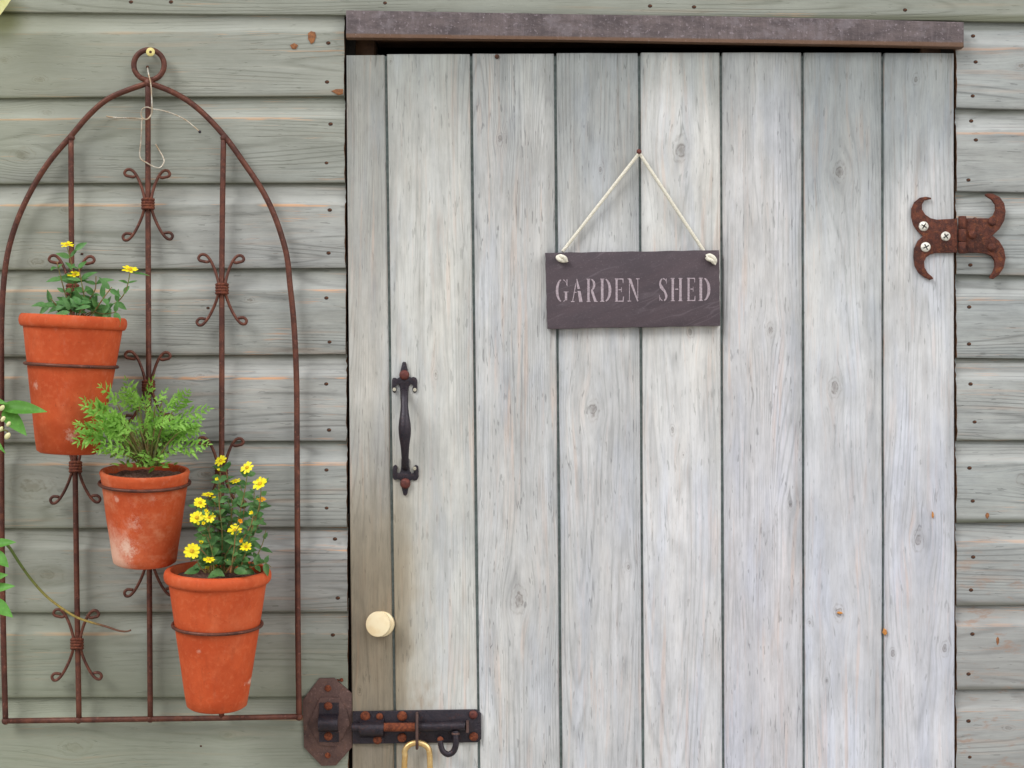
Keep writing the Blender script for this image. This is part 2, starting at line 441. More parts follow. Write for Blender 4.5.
rowsL0 = [12, 98, 184, 270, 357, 443, 529, 613, 698]
rowsL1 = [10, 96, 183, 268, 354, 441, 527, 612, 697]
rowsR0 = [22, 108, 191, 274, 358, 441, 523.5, 606, 690]
rowsR1 = [25, 110, 193, 276, 359, 441, 522, 605, 689]
def ext(rows, dn, up, k0=86.2):
    r = list(rows)
    for i in range(dn): r.append(r[-1] + k0)
    for i in range(up): r.insert(0, r[0] - k0)
    return r
NDN, NUP = 4, 5
l0 = ext(rowsL0, NDN, NUP); l1 = ext(rowsL1, NDN, NUP); r0 = ext(rowsR0, NDN, NUP, 83.3); r1 = ext(rowsR1, NDN, NUP, 83.3)
KL = {0: [], 1: [(40, 80, 5), (4, 60, 5)], 2: [(22, 155, 8), (45, 112, 5)], 3: [(38, 262, 7), (66, 210, 5)],
      5: [(200, 376, 4)], 6: [(32, 486, 14), (206, 474, 5)], 7: [(48, 575, 10)], 9: [(75, 747, 10), (228, 735, 5)], 4: [(250, 300, 3)]}
KR = {1: [(1022, 66, 4)], 6: [(1030, 480, 8)], 9: [(1008, 728, 4)]}
XL0, XL1, XR0, XR1 = P(-330, 0).x, P(344, 0).x, P(956.5, 0).x, P(1330, 0).x
boards = {}
def kn(d, k): return [(P(x, y).z, P(x, y).x, a * S) for (x, y, a) in d.get(k, [])]
nrow = len(l0) - 1
for j in range(nrow):
    k = j - NUP + 1          # k = 1 is the first full board below row 10
    zt = [P(0, rr[j]).z for rr in (l0, l1, r0, r1)]; zb = [P(0, rr[j + 1]).z for rr in (l0, l1, r0, r1)]
    if k >= 1:
        xe = XL1 + L((rowsL1[0] and 0) + (k - 1) * .55)
        boards['L', k] = clad_board(XL0, xe, zt[0] + (zt[0] - zt[1]) * .9, zt[1], zb[0] + (zb[0] - zb[1]) * .9, zb[1], k, True, kn(KL, k))
        boards['R', k] = clad_board(XR0, XR1, zt[2], zt[3] + (zt[3] - zt[2]) * 3, zb[2], zb[3] + (zb[3] - zb[2]) * 3, k, False, kn(KR, k))
    else:
        # unbroken boards above the door
        boards['T', k] = clad_board(XL0, XR1, zt[1] + .002, zt[2] - .004, zb[1] + .002, zb[2] - .004, k + 20, True, [])
ZTOP = P(0, l1[0]).z
# corner posts, backing, door frame, roof edge
bm = bmesh.new(); box(bm, (XL0 - .045, -.012, 0), (XL0 - .002, .05, ZTOP), .003); mesh_obj('corner_post', bm, boards['L', 1].data.materials[0], shed)
bm = bmesh.new(); box(bm, (XR1 + .002, -.012, 0), (XR1 + .045, .05, ZTOP), .003); mesh_obj('corner_post', bm, boards['R', 1].data.materials[0], shed)
XDL, XDR = P(345, 0).x, P(955.5, 0).x
bm = bmesh.new()
box(bm, (XL0, .022, 0), (XDL + .012, .032, ZTOP)); box(bm, (XDR - .012, .022, 0), (XR1, .032, ZTOP))
box(bm, (XDL + .012, .022, P(0, 32).z), (XDR - .012, .032, ZTOP))
mesh_obj('wall_lining', bm, DARK, shed)
for a_, b_ in (((XL0, 1.6, 0), (XR1, 1.63, ZTOP)), ((XL0 - .03, .052, 0), (XL0 - .002, 1.6, ZTOP)), ((XR1 + .002, .052, 0), (XR1 + .03, 1.6, ZTOP))):
    bm = bmesh.new(); box(bm, a_, b_); mesh_obj('side_wall', bm, boards['L', 3].data.materials[0], shed)
bm = bmesh.new()
box(bm, (XDL - .004, .034, 0), (XDL + .04, .08, P(0, 15).z), .002); box(bm, (XDR - .04, .034, 0), (XDR + .004, .08, P(0, 15).z), .002)
box(bm, (XDL + .04, .034, P(0, 36).z), (XDR - .04, .08, P(0, 15).z), .002)
mesh_obj('door_frame', bm, FRAMEW, shed)
bm = bmesh.new()
box(bm, (XL0 - .12, -.11, ZTOP + .002), (XR1 + .12, 1.75, ZTOP + .05), .004)
mesh_obj('roof', bm, plain('roof_felt', (.05, .055, .05), (.09, .09, .08), sc=300, bump=1), shed)
bm = bmesh.new(); box(bm, (XL0 - .12, -.132, ZTOP - .09), (XR1 + .12, -.112, ZTOP + .05), .003)
mesh_obj('fascia_board', bm, boards['L', 2].data.materials[0], shed)

# lintel strip over the door
bm = bmesh.new()
prism(bm, [(346, 10), (450, 12), (560, 14), (700, 16), (850, 19), (964, 22), (964, 47), (850, 44.5), (700, 42), (560, 39.5), (450, 38.5), (346, 37.5)], -.018, -.002, 0, .0014)
m = Mat('lead_grey_strip', rough=.7, spec=.35)
n1 = m.noise(m.vec(m.x * 18, m.y, m.z * 60), detail=6, rough=.7); n2 = m.noise(scale=240, detail=3)
c = m.mix(n1.smooth(.35, .65), (.150, .120, .122), (.082, .066, .070))
c = m.mix(n2.smooth(.60, .72) * .5, c, (.34, .29, .32))
vs_ = m.noise(m.vec(m.x * 160, m.y, m.z * 18), detail=4, rough=.65)
c = m.mix(vs_.smooth(.5, .68) * .22, c, (.27, .225, .25))
c = m.mix(vs_.smooth(.48, .34) * .25, c, (.045, .035, .04))
c = m.mix(m.noise(m.vec(m.x * 24, m.y, m.z * 30), detail=5, rough=.7).smooth(.5, .66) * .6, c, (.20, .175, .19))
zt = (m.x - P(346, 0).x) * (-12 / 618.0) + P(0, 10).z
c = m.mix(((m.z - zt).smooth(-.0045, -.0015)) * .55 * m.noise(scale=50, detail=4).smooth(.3, .6), c, (.42, .36, .44))  # edge highlight along the lintel's top painted into the colour
zb = (m.x - P(346, 0).x) * (-9 / 618.0) + P(0, 38).z
c = m.mix((m.z - zb).smooth(.004, .001) * .8, c, (.16, .085, .045))
c = m.mix(m.noise(m.vec(m.x * 240, m.y, m.z * 200), detail=3, rough=.7).smooth(.67, .72) * .7, c, (.5, .46, .48))
m.color(c); m.bump(n1 + n2, .6, .0012)
mesh_obj('lintel', bm, m.m, shed, smooth=30)

# ------------------------------------------------------------------ the door
YD = -.005
door = bpy.data.objects.new('door', None); COL.objects.link(door); door.parent = shed
topx = [345.5, 386, 471, 555, 639, 720.5, 802, 882, 954]
botx = [353.5, 395.5, 479, 561, 643, 723, 803.5, 882.5, 955]
botx[0] = 351.5
topy = [56, 55, 54.5, 54, 53.5, 53.5, 53.5, 54]
# knots in pixels: x, y, radius
KD = {1: [(391, 62, 2), (436, 375, 3)], 2: [(519, 600, 9), (500, 140, 4)], 3: [(593, 410, 7), (628, 567, 3), (600, 170, 3)],
      4: [(680, 150, 9), (690, 332, 4), (672, 430, 3.5), (683, 455, 2)], 5: [(770, 330, 5), (790, 505, 3)],
      6: [(839, 172, 7), (834, 388, 7), (838, 612, 6), (809, 622, 3), (826, 680, 2)], 7: [(917, 540, 7), (892, 653, 4), (944, 648, 5), (915, 80, 4)], 0: [(360, 690, 3)]}
def stain_shade_door(i):
    def f(m, c, u, v, sd):
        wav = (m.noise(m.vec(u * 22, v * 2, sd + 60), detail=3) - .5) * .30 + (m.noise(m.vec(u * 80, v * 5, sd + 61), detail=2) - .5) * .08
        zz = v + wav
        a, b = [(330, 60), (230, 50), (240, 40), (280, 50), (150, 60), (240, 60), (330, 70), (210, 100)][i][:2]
        top = zz.smooth(P(0, a).z, P(0, b).z)  # darker top: less bleached paint plus soft eaves shadow put into colour
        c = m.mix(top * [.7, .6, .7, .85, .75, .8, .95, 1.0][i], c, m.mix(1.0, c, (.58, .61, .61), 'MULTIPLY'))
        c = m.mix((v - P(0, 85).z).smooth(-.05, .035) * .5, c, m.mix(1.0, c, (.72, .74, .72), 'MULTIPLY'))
        # damp brown green film towards the lower left
        lx = (u * -1.0 + P(445, 0).x + wav * .18).smooth(-.01, .07)
        lz = (v * -1.0 + P(0, 360).z).smooth(0, .30)
        c = m.mix(lx * (lz * .75 + .10), c, m.mix(1.0, c, (.70, .645, .54), 'MULTIPLY'))
        l2 = (u * -1.0 + P(412, 0).x + (m.noise(m.vec(u * 8, v * 5, 3.3), detail=4, rough=.6) - .5) * .10).smooth(-.012, .018) * (v * -1.0 + P(0, 440).z).smooth(-.03, .22)
        c = m.mix(l2 * .75, c, m.mix(1.0, c, (.66, .58, .48), 'MULTIPLY'))
        # bleached, slightly cool towards the lower right
        cool = (u - P(480, 0).x).smooth(0, .35) * (v * -1.0 + P(0, 330).z).smooth(-.1, .35)
        c = m.mix(cool * .8, c, m.mix(1.0, c, (.97, .97, 1.04), 'MULTIPLY'))
        # rust run below the bolt and handle, shade of the cupped planks painted along their edges
        e = m.noise(m.vec(u * 5, v * 6, sd + 8), detail=3).smooth(.45, .7)
        xl = (v - P(0, topy[i]).z) * ((P(botx[i], 0).x - P(topx[i], 0).x) / (P(0, 768).z - P(0, topy[i]).z)) + P(topx[i], 0).x
        xr = (v - P(0, topy[i]).z) * ((P(botx[i + 1], 0).x - P(topx[i + 1], 0).x) / (P(0, 768).z - P(0, topy[i]).z)) + P(topx[i + 1], 0).x
        ed = (u - xl).smooth(.016, .002) * (.35 if i in (5, 3) else .22) + (xr - u).smooth(.030 if i in (5, 6) else .020, .008) * ([.3, .2, .45, .5, .3, .75, .6, .55][i])
        c = m.mix(ed * (e * .7 + .4), c, m.mix(1.0, c, (.66, .69, .70), 'MULTIPLY'))
        ee = (u - xl).smooth(.0028, .0012) + (xr - u).smooth(.0028, .0012)
        wn = m.noise(m.vec(u * 30, v * 12, sd + 19), detail=3).smooth(.50, .60)
        c = m.mix(ee * wn * .6, c, (.42, .27, .20))
        if i in (1, 2):
            dx = (u - P(421, 0).x).abs().smooth(.035, .004) * (v - P(0, 712).z).smooth(-.002, .0) * (v - P(0, 690).z).smooth(.03, -.004)
            c = m.mix(dx * m.noise(m.vec(u * 120, v * 50, 1), detail=4).smooth(.35, .7) * .6, c, (.34, .27, .20))
        return c
    return f
for i in range(8):
    bm = bmesh.new()
    nz, nx = 40, 8
    zT, zB = P(0, topy[i]).z, .03
    g = 1.35 * S
    def xat(px0, px1, z):
        k = (z - P(0, topy[i]).z) / (P(0, 768).z - P(0, topy[i]).z)
        return P(px0, 0).x + (P(px1, 0).x - P(px0, 0).x) * k
    grid = []
    bv = .0016
    for a in range(nz + 1):
        z = zT + (zB - zT) * a / nz
        xl, xr = xat(topx[i], botx[i], z) + (g if i else .0016), xat(topx[i + 1], botx[i + 1], z) - (g if i < 7 else .0016)
        wl = .0007 * mnoise.noise(Vector((z * 4, i, 0))); wr = .0007 * mnoise.noise(Vector((z * 4, i, 9)))
        xl += wl; xr += wr
        row = [(xl, .014), (xl, YD + bv), (xl + bv * .4, YD + bv * .35)]
        for b in range(nx + 1):
            t = b / nx; x = xl + bv + (xr - xl - 2 * bv) * t
            row.append((x, YD + .0012 * mnoise.noise(Vector((x * 25, z * 2, i * 5))) - .0008 * math.sin(math.pi * t) * (1 if i % 2 else -.4)))
        row += [(xr - bv * .4, YD + bv * .35), (xr, YD + bv), (xr, .014)]
        grid.append([bm.verts.new((x, y, z)) for x, y in row])
    for a, b in zip(grid, grid[1:]):
        for k in range(len(a) - 1):
            f = bm.faces.new((a[k], a[k + 1], b[k + 1], b[k])); f.smooth = True
        bm.faces.new((a[-1], a[0], b[0], b[-1]))
    bm.faces.new(grid[0]); bm.faces.new(grid[-1])
    base = [tuple(q * w_ for q, w_ in zip(t_, (.86, .875, .89))) for t_ in [(.62, .61, .575), (.71, .71, .675), (.69, .69, .68), (.70, .70, .69), (.78, .775, .75), (.745, .735, .73), (.73, .735, .735), (.735, .735, .735)]][i]
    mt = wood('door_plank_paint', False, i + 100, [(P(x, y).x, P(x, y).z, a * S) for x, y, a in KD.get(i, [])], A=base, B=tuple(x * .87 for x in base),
              raw=(.66, .52, .44), rawamt=.45, uc=(P(topx[i], 0).x + P(topx[i + 1], 0).x) / 2 + .012 * math.sin(i * 3), stain_shade=stain_shade_door(i), grain=[.7, .65, .95, .85, .7, .85, .6, .7][i], ringf=[200, 150, 250, 230, 170, 260, 190, 215][i], hue=.5)
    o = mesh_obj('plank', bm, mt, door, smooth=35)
# tongues seen in the joints, and ledges inside
TONGUE = plain('joint_paint', (.30, .36, .35), (.18, .22, .21), sc=90)
for i in range(1, 8):
    bm = bmesh.new()
    zT, zB = P(0, 56).z, .03
    def xx(z): return P(topx[i], 0).x + (P(botx[i], 0).x - P(topx[i], 0).x) * (z - P(0, 56).z) / (P(0, 768).z - P(0, 56).z)
    v = [bm.verts.new((xx(z) + dx, y, z)) for z in (zT, zB) for dx, y in ((-.0024, .0015), (.0024, .0015), (.0024, .0095), (-.0024, .0095))]
    for q in ((0, 1, 5, 4), (1, 2, 6, 5), (2, 3, 7, 6), (3, 0, 4, 7), (0, 3, 2, 1), (4, 5, 6, 7)): bm.faces.new([v[t] for t in q])
    mesh_obj('plank_tongue', bm, TONGUE, door)
for zz in (.35, 1.0, 1.6):
    bm = bmesh.new(); box(bm, (XDL + .06, .0155, zz), (XDR - .06, .036, zz + .10), .002); mesh_obj('ledge', bm, FRAMEW, door)

# handle (thumb pull) on the door
bm = bmesh.new()
YP = YD - .0035
plate_top = [(402.4, 362.5), (403.6, 361.6), (405.4, 362), (406.3, 364), (407.5, 370), (409, 376.5), (411, 377.6), (413.5, 376.8), (416, 377.8), (417.2, 380.5),
             (417.3, 388), (416.8, 391.5), (414.8, 393), (412.8, 391.8), (412.2, 389), (412.8, 386.5), (412.3, 384.6), (410.4, 384.4), (408.9, 386.5), (408.3, 392), (408.2, 399),
             (400.2, 399), (400.2, 392), (399.6, 386.5), (398.4, 384.4), (396.6, 384.6), (395.8, 386.6), (396.6, 389.4), (396, 392), (394.2, 393), (392.4, 391.5), (391.9, 388), (391.9, 380.5), (392.8, 378), (395, 377.6), (397, 378.6), (399.4, 377.3), (400.6, 370)]
prism(bm, plate_top, YP, YD + .0005, 0, .0005)
def flip(pts, c0, c1, dx=0): return [(x + dx, c0 + (c1 - (y - 361.6) * .97)) for x, y in pts]
pb = [(405.2 + (404.6 - x) * -1.02 + .4, 495.6 - (y - 361.6) * .98) for x, y in plate_top]
prism(bm, pb, YP, YD + .0005, 0, .0005)
hp, hr = [], []
for k in range(25):
    t = k / 24; y = 391 + (468 - 391) * t
    yy = YD - .004 - .026 * math.sin(math.pi * t) ** .55
    w = 3.6 + 2.7 * math.exp(-((t - .50) / .20) ** 2) + .5 * math.exp(-((t - .08) / .05) ** 2)
    hp.append(P(404.3 + .9 * t, y, yy)); hr.append(w * S)
tube(bm, hp, hr, 14, flat=.8)
dome(bm, P(404.4, 375, YP), 5.1 * S, .0045, 1); dome(bm, P(405.3, 483.5, YP), 5.3 * S, .0045, 1)
for (x, y) in ((394.4, 389.5), (414.8, 389.8), (414.6, 468.5)):
    dome(bm, P(x, y, YP + .0002), 1.9 * S, .0006, 2, seg=12)
mesh_obj('handle', bm, [IRON, DARKRIV, plain('pale_paint_chip', (.55, .52, .42), (.4, .38, .3), sc=300)], door, smooth=40)

# round knob, leaning towards the left
bm = bmesh.new()
M = Matrix.Translation(P(382.5, 624, YD - .0002)) @ Matrix.Rotation(R(-13), 4, 'Z') @ Matrix.Rotation(R(90 - 8), 4, 'X')
lathe(bm, [(.0172, -.003), (.0178, .0), (.0178, .004), (.0165, .0055), (.0100, .007), (.0090, .010), (.0100, .013), (.0165, .0155), (.0178, .0175), (.0180, .0205), (.0172, .0225), (.012, .0235), (.005, .0237)], M, 48)
mesh_obj('knob', bm, KNOB, door, smooth=40)

# nail the sign hangs from
bm = bmesh.new()
tube(bm, [P(639, 152, .0), P(639, 151.5, -.021)], .0016, 8); dome(bm, P(639, 151.5, -.020), 2.5 * S, .002)
mesh_obj('nail', bm, DARKRIV, door, smooth=40)
# little tears of raw wood and clout heads on the door
for (x, y, w, h) in ((885, 632, 2.2, 3.6), (933, 515, 1.0, 3.5), (840, 613, 3, 1.2)):
    bm = bmesh.new(); prism(bm, [(x - w, y + h * .3), (x - w * .4, y - h), (x + w * .7, y - h * .6), (x + w, y + h * .5), (x, y + h)], YD - .003, YD + .001, 0, .0004)
    mesh_obj('resin_bead', bm, plain('resin', (.62, .28, .07), (.4, .16, .05), sc=400, rough=.3), door, smooth=40)
bm = bmesh.new(); dome(bm, P(497, 56.5, YD), 2.3 * S, .0012); mesh_obj('nail', bm, NAIL, door)

# ---- nails in the cladding
nm = None
def nail(x, y, board, r=2.0, Y=-.0004):
    global nm
    if nm is None:
        bm = bmesh.new(); dome(bm, Vector((0, 0, 0)), 1.0 * S, .0009, seg=12)
        me = bpy.data.meshes.new('nail'); bm.to_mesh(me); bm.free(); me.materials.append(NAIL); nm = me
    o = bpy.data.objects.new('nail', nm); COL.objects.link(o); o.parent = board; o.location = P(x, y, Y)
    o.scale = (r * 1.15, 1, r * .9)
for k, ys in {1: (43, 82), 2: (124, 163), 3: (210, 253), 4: (298, 342), 5: (384, 430), 6: (470, 508), 7: (539, 598), 8: (635, 643 + 40)}.items():
    for j, y in enumerate(ys): nail(328 + random.uniform(-2, 5) + (k > 6) * 6, y, boards['L', k])
for k, ys in {1: (36, 62, 96), 2: (121, 140, 180), 3: (219, 265), 4: (307, 344), 5: (384, 422), 6: (468, 501), 7: (557, 590), 8: (634, 674), 9: (721, 757)}.items():
    for j, y in enumerate(ys): nail(972 + random.uniform(-4, 4), y, boards['R', k])
for (x, y) in ((131, 2), (171, 2), (694, 7), (905, 10), (385, 3), (650, 6)): nail(x, y, boards['T', 0])
nail(82, 254, boards['L', 3], 1.3); nail(208, 308, boards['L', 4], 1.5); nail(201, 746, boards['L', 9], 1.3)
# gouges of bare wood
def gouge(pts, board, Y=-.0016):
    bm = bmesh.new(); prism(bm, pts, Y, .0005, 0, .0004)
    mesh_obj('bare_wood_patch', bm, RAWPATCH, board, smooth=40)
RAWPATCH = plain('bare_wood', (.33, .14, .055), (.17, .075, .04), sc=260)
gouge([(308, 33), (311, 31), (315, 32), (316, 36), (314, 42), (311, 44), (308, 39)], boards['L', 1])
gouge([(290, 45), (294, 43), (298, 45), (296, 49), (292, 49)], boards['L', 1])
gouge([(331, 91), (336, 89), (343, 89), (343, 94), (338, 95)], boards['L', 1], -.0012)
gouge([(985.5, 515), (987, 512.5), (989, 513.5), (989.4, 516), (987.6, 519), (986, 517.4)], boards['R', 6], -.0012); gouge([(996.4, 638.5), (998, 636.6), (999.4, 639), (999, 643), (997.4, 645.5), (996.4, 642)], boards['R', 8], -.0012)
# brass screw that carries the trellis, and the little hanging nail
bm = bmesh.new(); tube(bm, [P(150.5, 52, .004), P(150.5, 52, -.024)], .0022, 10)
dome(bm, P(150.5, 52, -.024), 4.4 * S, .0016, 1, 24); dome(bm, P(150.5, 52, -.0254), 1.5 * S, .0005, 0, 10)
o = mesh_obj('brass_screw', bm, [NAIL, plain('pale_brass', (.78, .70, .30), (.66, .56, .2), sc=300, rough=.35)], shed, smooth=40)
bm = bmesh.new(); tube(bm, [P(147.5, 67, .002), P(147.5, 67, -.012)], .0012, 8); dome(bm, P(147.5, 67, -.012), 1.6 * S, .001, 0, 10); mesh_obj('nail', bm, NAIL, shed)

# ---- butterfly hinge
hinge = bpy.data.objects.new('hinge', None); COL.objects.link(hinge); hinge.parent = shed
YH = -.0105
left_leaf = ([(957.5, 218.5), (937, 219.5)] + [(931, 218.2), (925.5, 214.5), (922.2, 209.5), (922.2, 204.5), (924.5, 200.5), (929, 199.5), (931.5, 199.2), (931, 197.5), (926, 196.6), (920, 197.6), (914.5, 202), (911.5, 208.5), (911.3, 217), (913.5, 225), (917.5, 231), (923, 236)]
             + [(917.8, 241), (914.3, 248.5), (913.7, 257), (914.8, 266), (918.8, 273), (925, 277.5), (930, 279.8), (933.5, 279), (932.5, 276.8), (928, 273), (924.8, 267.5), (924.3, 262), (926, 257.5), (930, 254.5), (936, 253), (957.5, 252.6)])
prism_bm = bmesh.new(); prism(prism_bm, left_leaf, YH, YD - .0002 - .003, 0, .0007)
mesh_obj('hinge_leaf', prism_bm, RUST, hinge, smooth=40)
right_leaf = ([(965, 218.3), (981, 218.2), (989, 218.3), (993.5, 215.5), (995.8, 210), (995.7, 204.5), (992, 199.5), (987, 196.3), (985, 194.5), (987.5, 193.2), (993, 193.6), (1000, 197), (1004.5, 203.5), (1005.8, 211.5), (1004.5, 220.5), (999.5, 229), (992.5, 235.5)]
              + [(999.5, 241), (1004.2, 249), (1005.8, 258), (1003.8, 268), (999, 275), (993.5, 278.8), (990, 278.2), (990.2, 276), (993, 272.5), (995.3, 266.5), (995, 260.5), (992, 256), (986, 253.3), (978, 252.6), (965, 252.8)])
bm = bmesh.new(); prism(bm, right_leaf, YH + .0015, -.004, 0, .0007); mesh_obj('hinge_leaf', bm, RUST, hinge, smooth=40)
bm = bmesh.new()
for (a, b) in ((217, 229), (229.6, 242), (242.6, 254)):
    lathe(bm, [(.0050, 0), (.0056, .001), (.0056, L(b - a) - .001), (.0050, L(b - a))], Matrix.Translation(P(960.3, b, 0) + Vector((0, YH + .001, 0))), 20)
mesh_obj('hinge_pin', bm, RUST, hinge, smooth=40)
def cross_screw(c, r, mat1, root, name='screw', cross=True, h=.0025):
    bm = bmesh.new(); dome(bm, c, r, h, 0, 20)
    if cross:
        a = random.uniform(0, 1.5)
        for q in (a, a + math.pi / 2):
            d = Vector((math.cos(q), 0, math.sin(q))) * r * .62; e = Vector((-math.sin(q), 0, math.cos(q))) * r * .11
            vs = [bm.verts.new(c + Vector((0, -h - .0002 - (.0001 if q == a else 0), 0)) + w) for w in (d + e, -d + e, -d - e, d - e)]
            f = bm.faces.new(vs); f.material_index = 1
    return mesh_obj(name, bm, [mat1, DARK], root, smooth=40)
for (x, y, r) in ((923.6, 226.3, 4.9), (945.6, 236.3, 4.8), (925.6, 247, 5)): cross_screw(P(x, y, YH), r * S, SILVER, hinge)
for (x, y, r) in ((992, 221.8, 4.3), (972.2, 234.8, 4.2), (991.6, 247.2, 4.3)): cross_screw(P(x, y, YH + .0015), r * S, RUST, hinge, cross=False, h=.0035)

# ---- sliding bolt and keeper
bolt = bpy.data.objects.new('sliding_bolt', None); COL.objects.link(bolt); bolt.parent = shed
YB = YD - .0045
bm = bmesh.new(); prism(bm, [(352.5, 711.5), (476.5, 709.6), (481, 713.5), (481.3, 739), (478, 742.4), (352.5, 744)], YB, YD + .0002 - .0012, 0, .0006)
mesh_obj('bolt_plate', bm, IRON, bolt, smooth=40)
bm = bmesh.new()
tube(bm, [P(352, 727.4, YB - .008), P(384, 727.2, YB - .008)], 4.2 * S, 16, mi=0)
tube(bm, [P(384, 727.2, YB - .008), P(415, 727, YB - .008)], 4.3 * S, 16, mi=1)
tube(bm, [P(415, 727, YB - .008), P(465, 726, YB - .008)], 4.5 * S, 16, mi=0)
mesh_obj('bolt_rod', bm, [IRON, RUSTRIV], bolt, smooth=40)
bm = bmesh.new(); box(bm, P(466, 733, YB - .012), P(469, 720, YB - .0002), .0006); mesh_obj('end_stop', bm, PLATEBROWN, bolt)
# barrel strap over the rod
bm = bmesh.new()
pts = [(-11, 0), (-9.5, 0)] + [(-7.6 * math.cos(a) , 7.6 * math.sin(a)) for a in [math.pi * k / 10 for k in range(1, 10)]] + [(9.5, 0), (15, 0)]
sec = []
for xx_ in (361, 384.5):
    o_, i_ = [], []
    for (a, b) in pts:
        c0 = P(xx_, 726.5 + a, 0); o_.append(bm.verts.new((c0.x, YB - .0015 - b * S * 1.25, c0.z))); i_.append(bm.verts.new((c0.x, YB - .0002 - b * S * 1.0, c0.z)))
    sec.append((o_, i_))
(o1, i1), (o2, i2) = sec
for k in range(len(pts) - 1):
    bm.faces.new((o1[k], o1[k + 1], o2[k + 1], o2[k])); bm.faces.new((i1[k], i1[k + 1], i2[k + 1], i2[k]))
    bm.faces.new((o1[k], o1[k + 1], i1[k + 1], i1[k])); bm.faces.new((o2[k], o2[k + 1], i2[k + 1], i2[k]))
mesh_obj('barrel_strap', bm, IRON, bolt, smooth=40)
for (x, y, r, c) in ((365.3, 716, 5, RUSTRIV), (379.6, 716.4, 3.5, RUSTRIV), (402.2, 716, 5, RUSTRIV), (402, 737.6, 4.6, RUSTRIV), (377.5, 739.8, 4.4, RUSTRIV), (473.3, 714.6, 4.4, DARKRIV), (473.7, 736.6, 4.5, RUSTRIV)):
    cross_screw(P(x, y, YB - .0012), r * S, c, bolt, cross=False, h=.0036)
# hasp staple: a flat loop standing out of the plate, edge on, with the shackle through it
bm = bmesh.new()
tube(bm, [P(417, 713, YB), P(417, 715, YB - .012), P(417, 724, YB - .019), P(417, 738, YB - .021), P(417, 747, YB - .017), P(417, 748.5, YB - .008), P(417, 744, YB - .0005)], .0021, 10)
mesh_obj('staple', bm, PLATEBROWN, bolt, smooth=40)
bm = bmesh.new()
hook = smooth_path([P(455.5, 731, YB - .011), P(455.8, 738, YB - .013), P(455.6, 746, YB - .014), P(453, 752, YB - .014), P(448, 754.4, YB - .014), P(443.2, 751.5, YB - .014), P(441, 746, YB - .013), P(440.4, 740.5, YB - .012)], 5)
tube(bm, hook, [3.2 * S * (1 - .15 * k / len(hook)) for k in range(len(hook))], 12)
lathe(bm, [(.0052, 0), (.0056, .0006), (.0056, .002), (.0050, .003)], Matrix.Translation(P(455.6, 734.5, YB - .011)), 18, 1)
dome(bm, P(440.3, 739.5, YB - .011), 3.1 * S, .003, 2)
mesh_obj('bolt_lever', bm, [IRON, PLATEBROWN, RUSTRIV], bolt, smooth=40)

keeper = bpy.data.objects.new('bolt_keeper', None); COL.objects.link(keeper); keeper.parent = shed
bm = bmesh.new(); prism(bm, [(319, 678.5), (334, 678), (352, 693.5), (352.3, 747), (336, 765.5), (321.5, 766), (304, 747.5), (302.5, 700)], -.0045, -.0012, 0, .0006)
mesh_obj('keeper_plate', bm, PLATEBROWN, keeper, smooth=40)
bm = bmesh.new(); prism(bm, [(320, 697.5), (339.5, 697.5), (347, 711), (350, 724), (343, 738), (335, 746.5), (320, 745.5), (313.5, 735), (308, 723)], -.0075, -.0047, 0, .0012)
mesh_obj('keeper_boss', bm, PLATEBROWN, keeper, smooth=40)
bm = bmesh.new()
sec = []
pts = [(-20, 0), (-8.5, 0)] + [(-8.5 * math.cos(a), 9.0 * math.sin(a)) for a in [math.pi * k / 10 for k in range(1, 10)]] + [(8.5, 0), (19, 0)]
for xx_ in (320, 339.5):
    o_, i_ = [], []
    for (a, b) in pts:
        c0 = P(xx_, 721.5 + a, 0); o_.append(bm.verts.new((c0.x, -.0094 - b * S * 1.3, c0.z))); i_.append(bm.verts.new((c0.x, -.0078 - b * S * 1.05, c0.z)))
    sec.append((o_, i_))
(o1, i1), (o2, i2) = sec
for k in range(len(pts) - 1):
    bm.faces.new((o1[k], o1[k + 1], o2[k + 1], o2[k])); bm.faces.new((i1[k], i1[k + 1], i2[k + 1], i2[k]))
    bm.faces.new((o1[k], o1[k + 1], i1[k + 1], i1[k])); bm.faces.new((o2[k], o2[k + 1], i2[k + 1], i2[k]))
bm.faces.new((o1[0], o2[0], i2[0], i1[0])); bm.faces.new((o1[-1], o2[-1], i2[-1], i1[-1]))
mesh_obj('saddle', bm, IRON, keeper, smooth=40)
for (x, y, r, Y) in ((328.3, 706, 4.2, -.0095), (328.3, 736.3, 4.3, -.0095), (328, 688.3, 3.4, -.0046), (327.8, 755.4, 3.0, -.0046)):
    cross_screw(P(x, y, Y), r * S, RUSTRIV, keeper, cross=False, h=.0026 if Y < -.005 else .0012)
bm = bmesh.new(); tube(bm, [P(337, 680, -.001), P(341.5, 680, -.005)], .0012, 8); dome(bm, P(341.5, 680, -.0048), 2 * S, .0015, 0, 12); mesh_obj('bent_nail', bm, RUSTRIV, keeper)

# ---- padlock
pl = thing('padlock', P(417, 820, -.03), 'brass padlock hanging by its shackle from the rusty door bolt', 'padlock')
YQ = YB - .013
bm = bmesh.new()
pp = [P(404.2, 795, YQ), P(404.2, 780, YQ), P(404.4, 765, YQ), P(405, 756, YQ)]
pp += [P(417 - 12.4 * math.cos(a), 752.5 - 9.8 * math.sin(a), YQ) for a in [math.pi * k / 14 for k in range(0, 15)]]
pp += [P(429.8, 757, YQ), P(430, 766, YQ), P(430, 780, YQ), P(430, 795, YQ)]
tube(bm, smooth_path(pp, 3), 2.9 * S, 14); mesh_obj('shackle', bm, BRASS, pl, smooth=40)
bm = bmesh.new(); box(bm, P(396, 835, YQ - .009), P(438, 786, YQ + .009), .003, segs=3); mesh_obj('lock_body', bm, BRASS, pl, smooth=40)

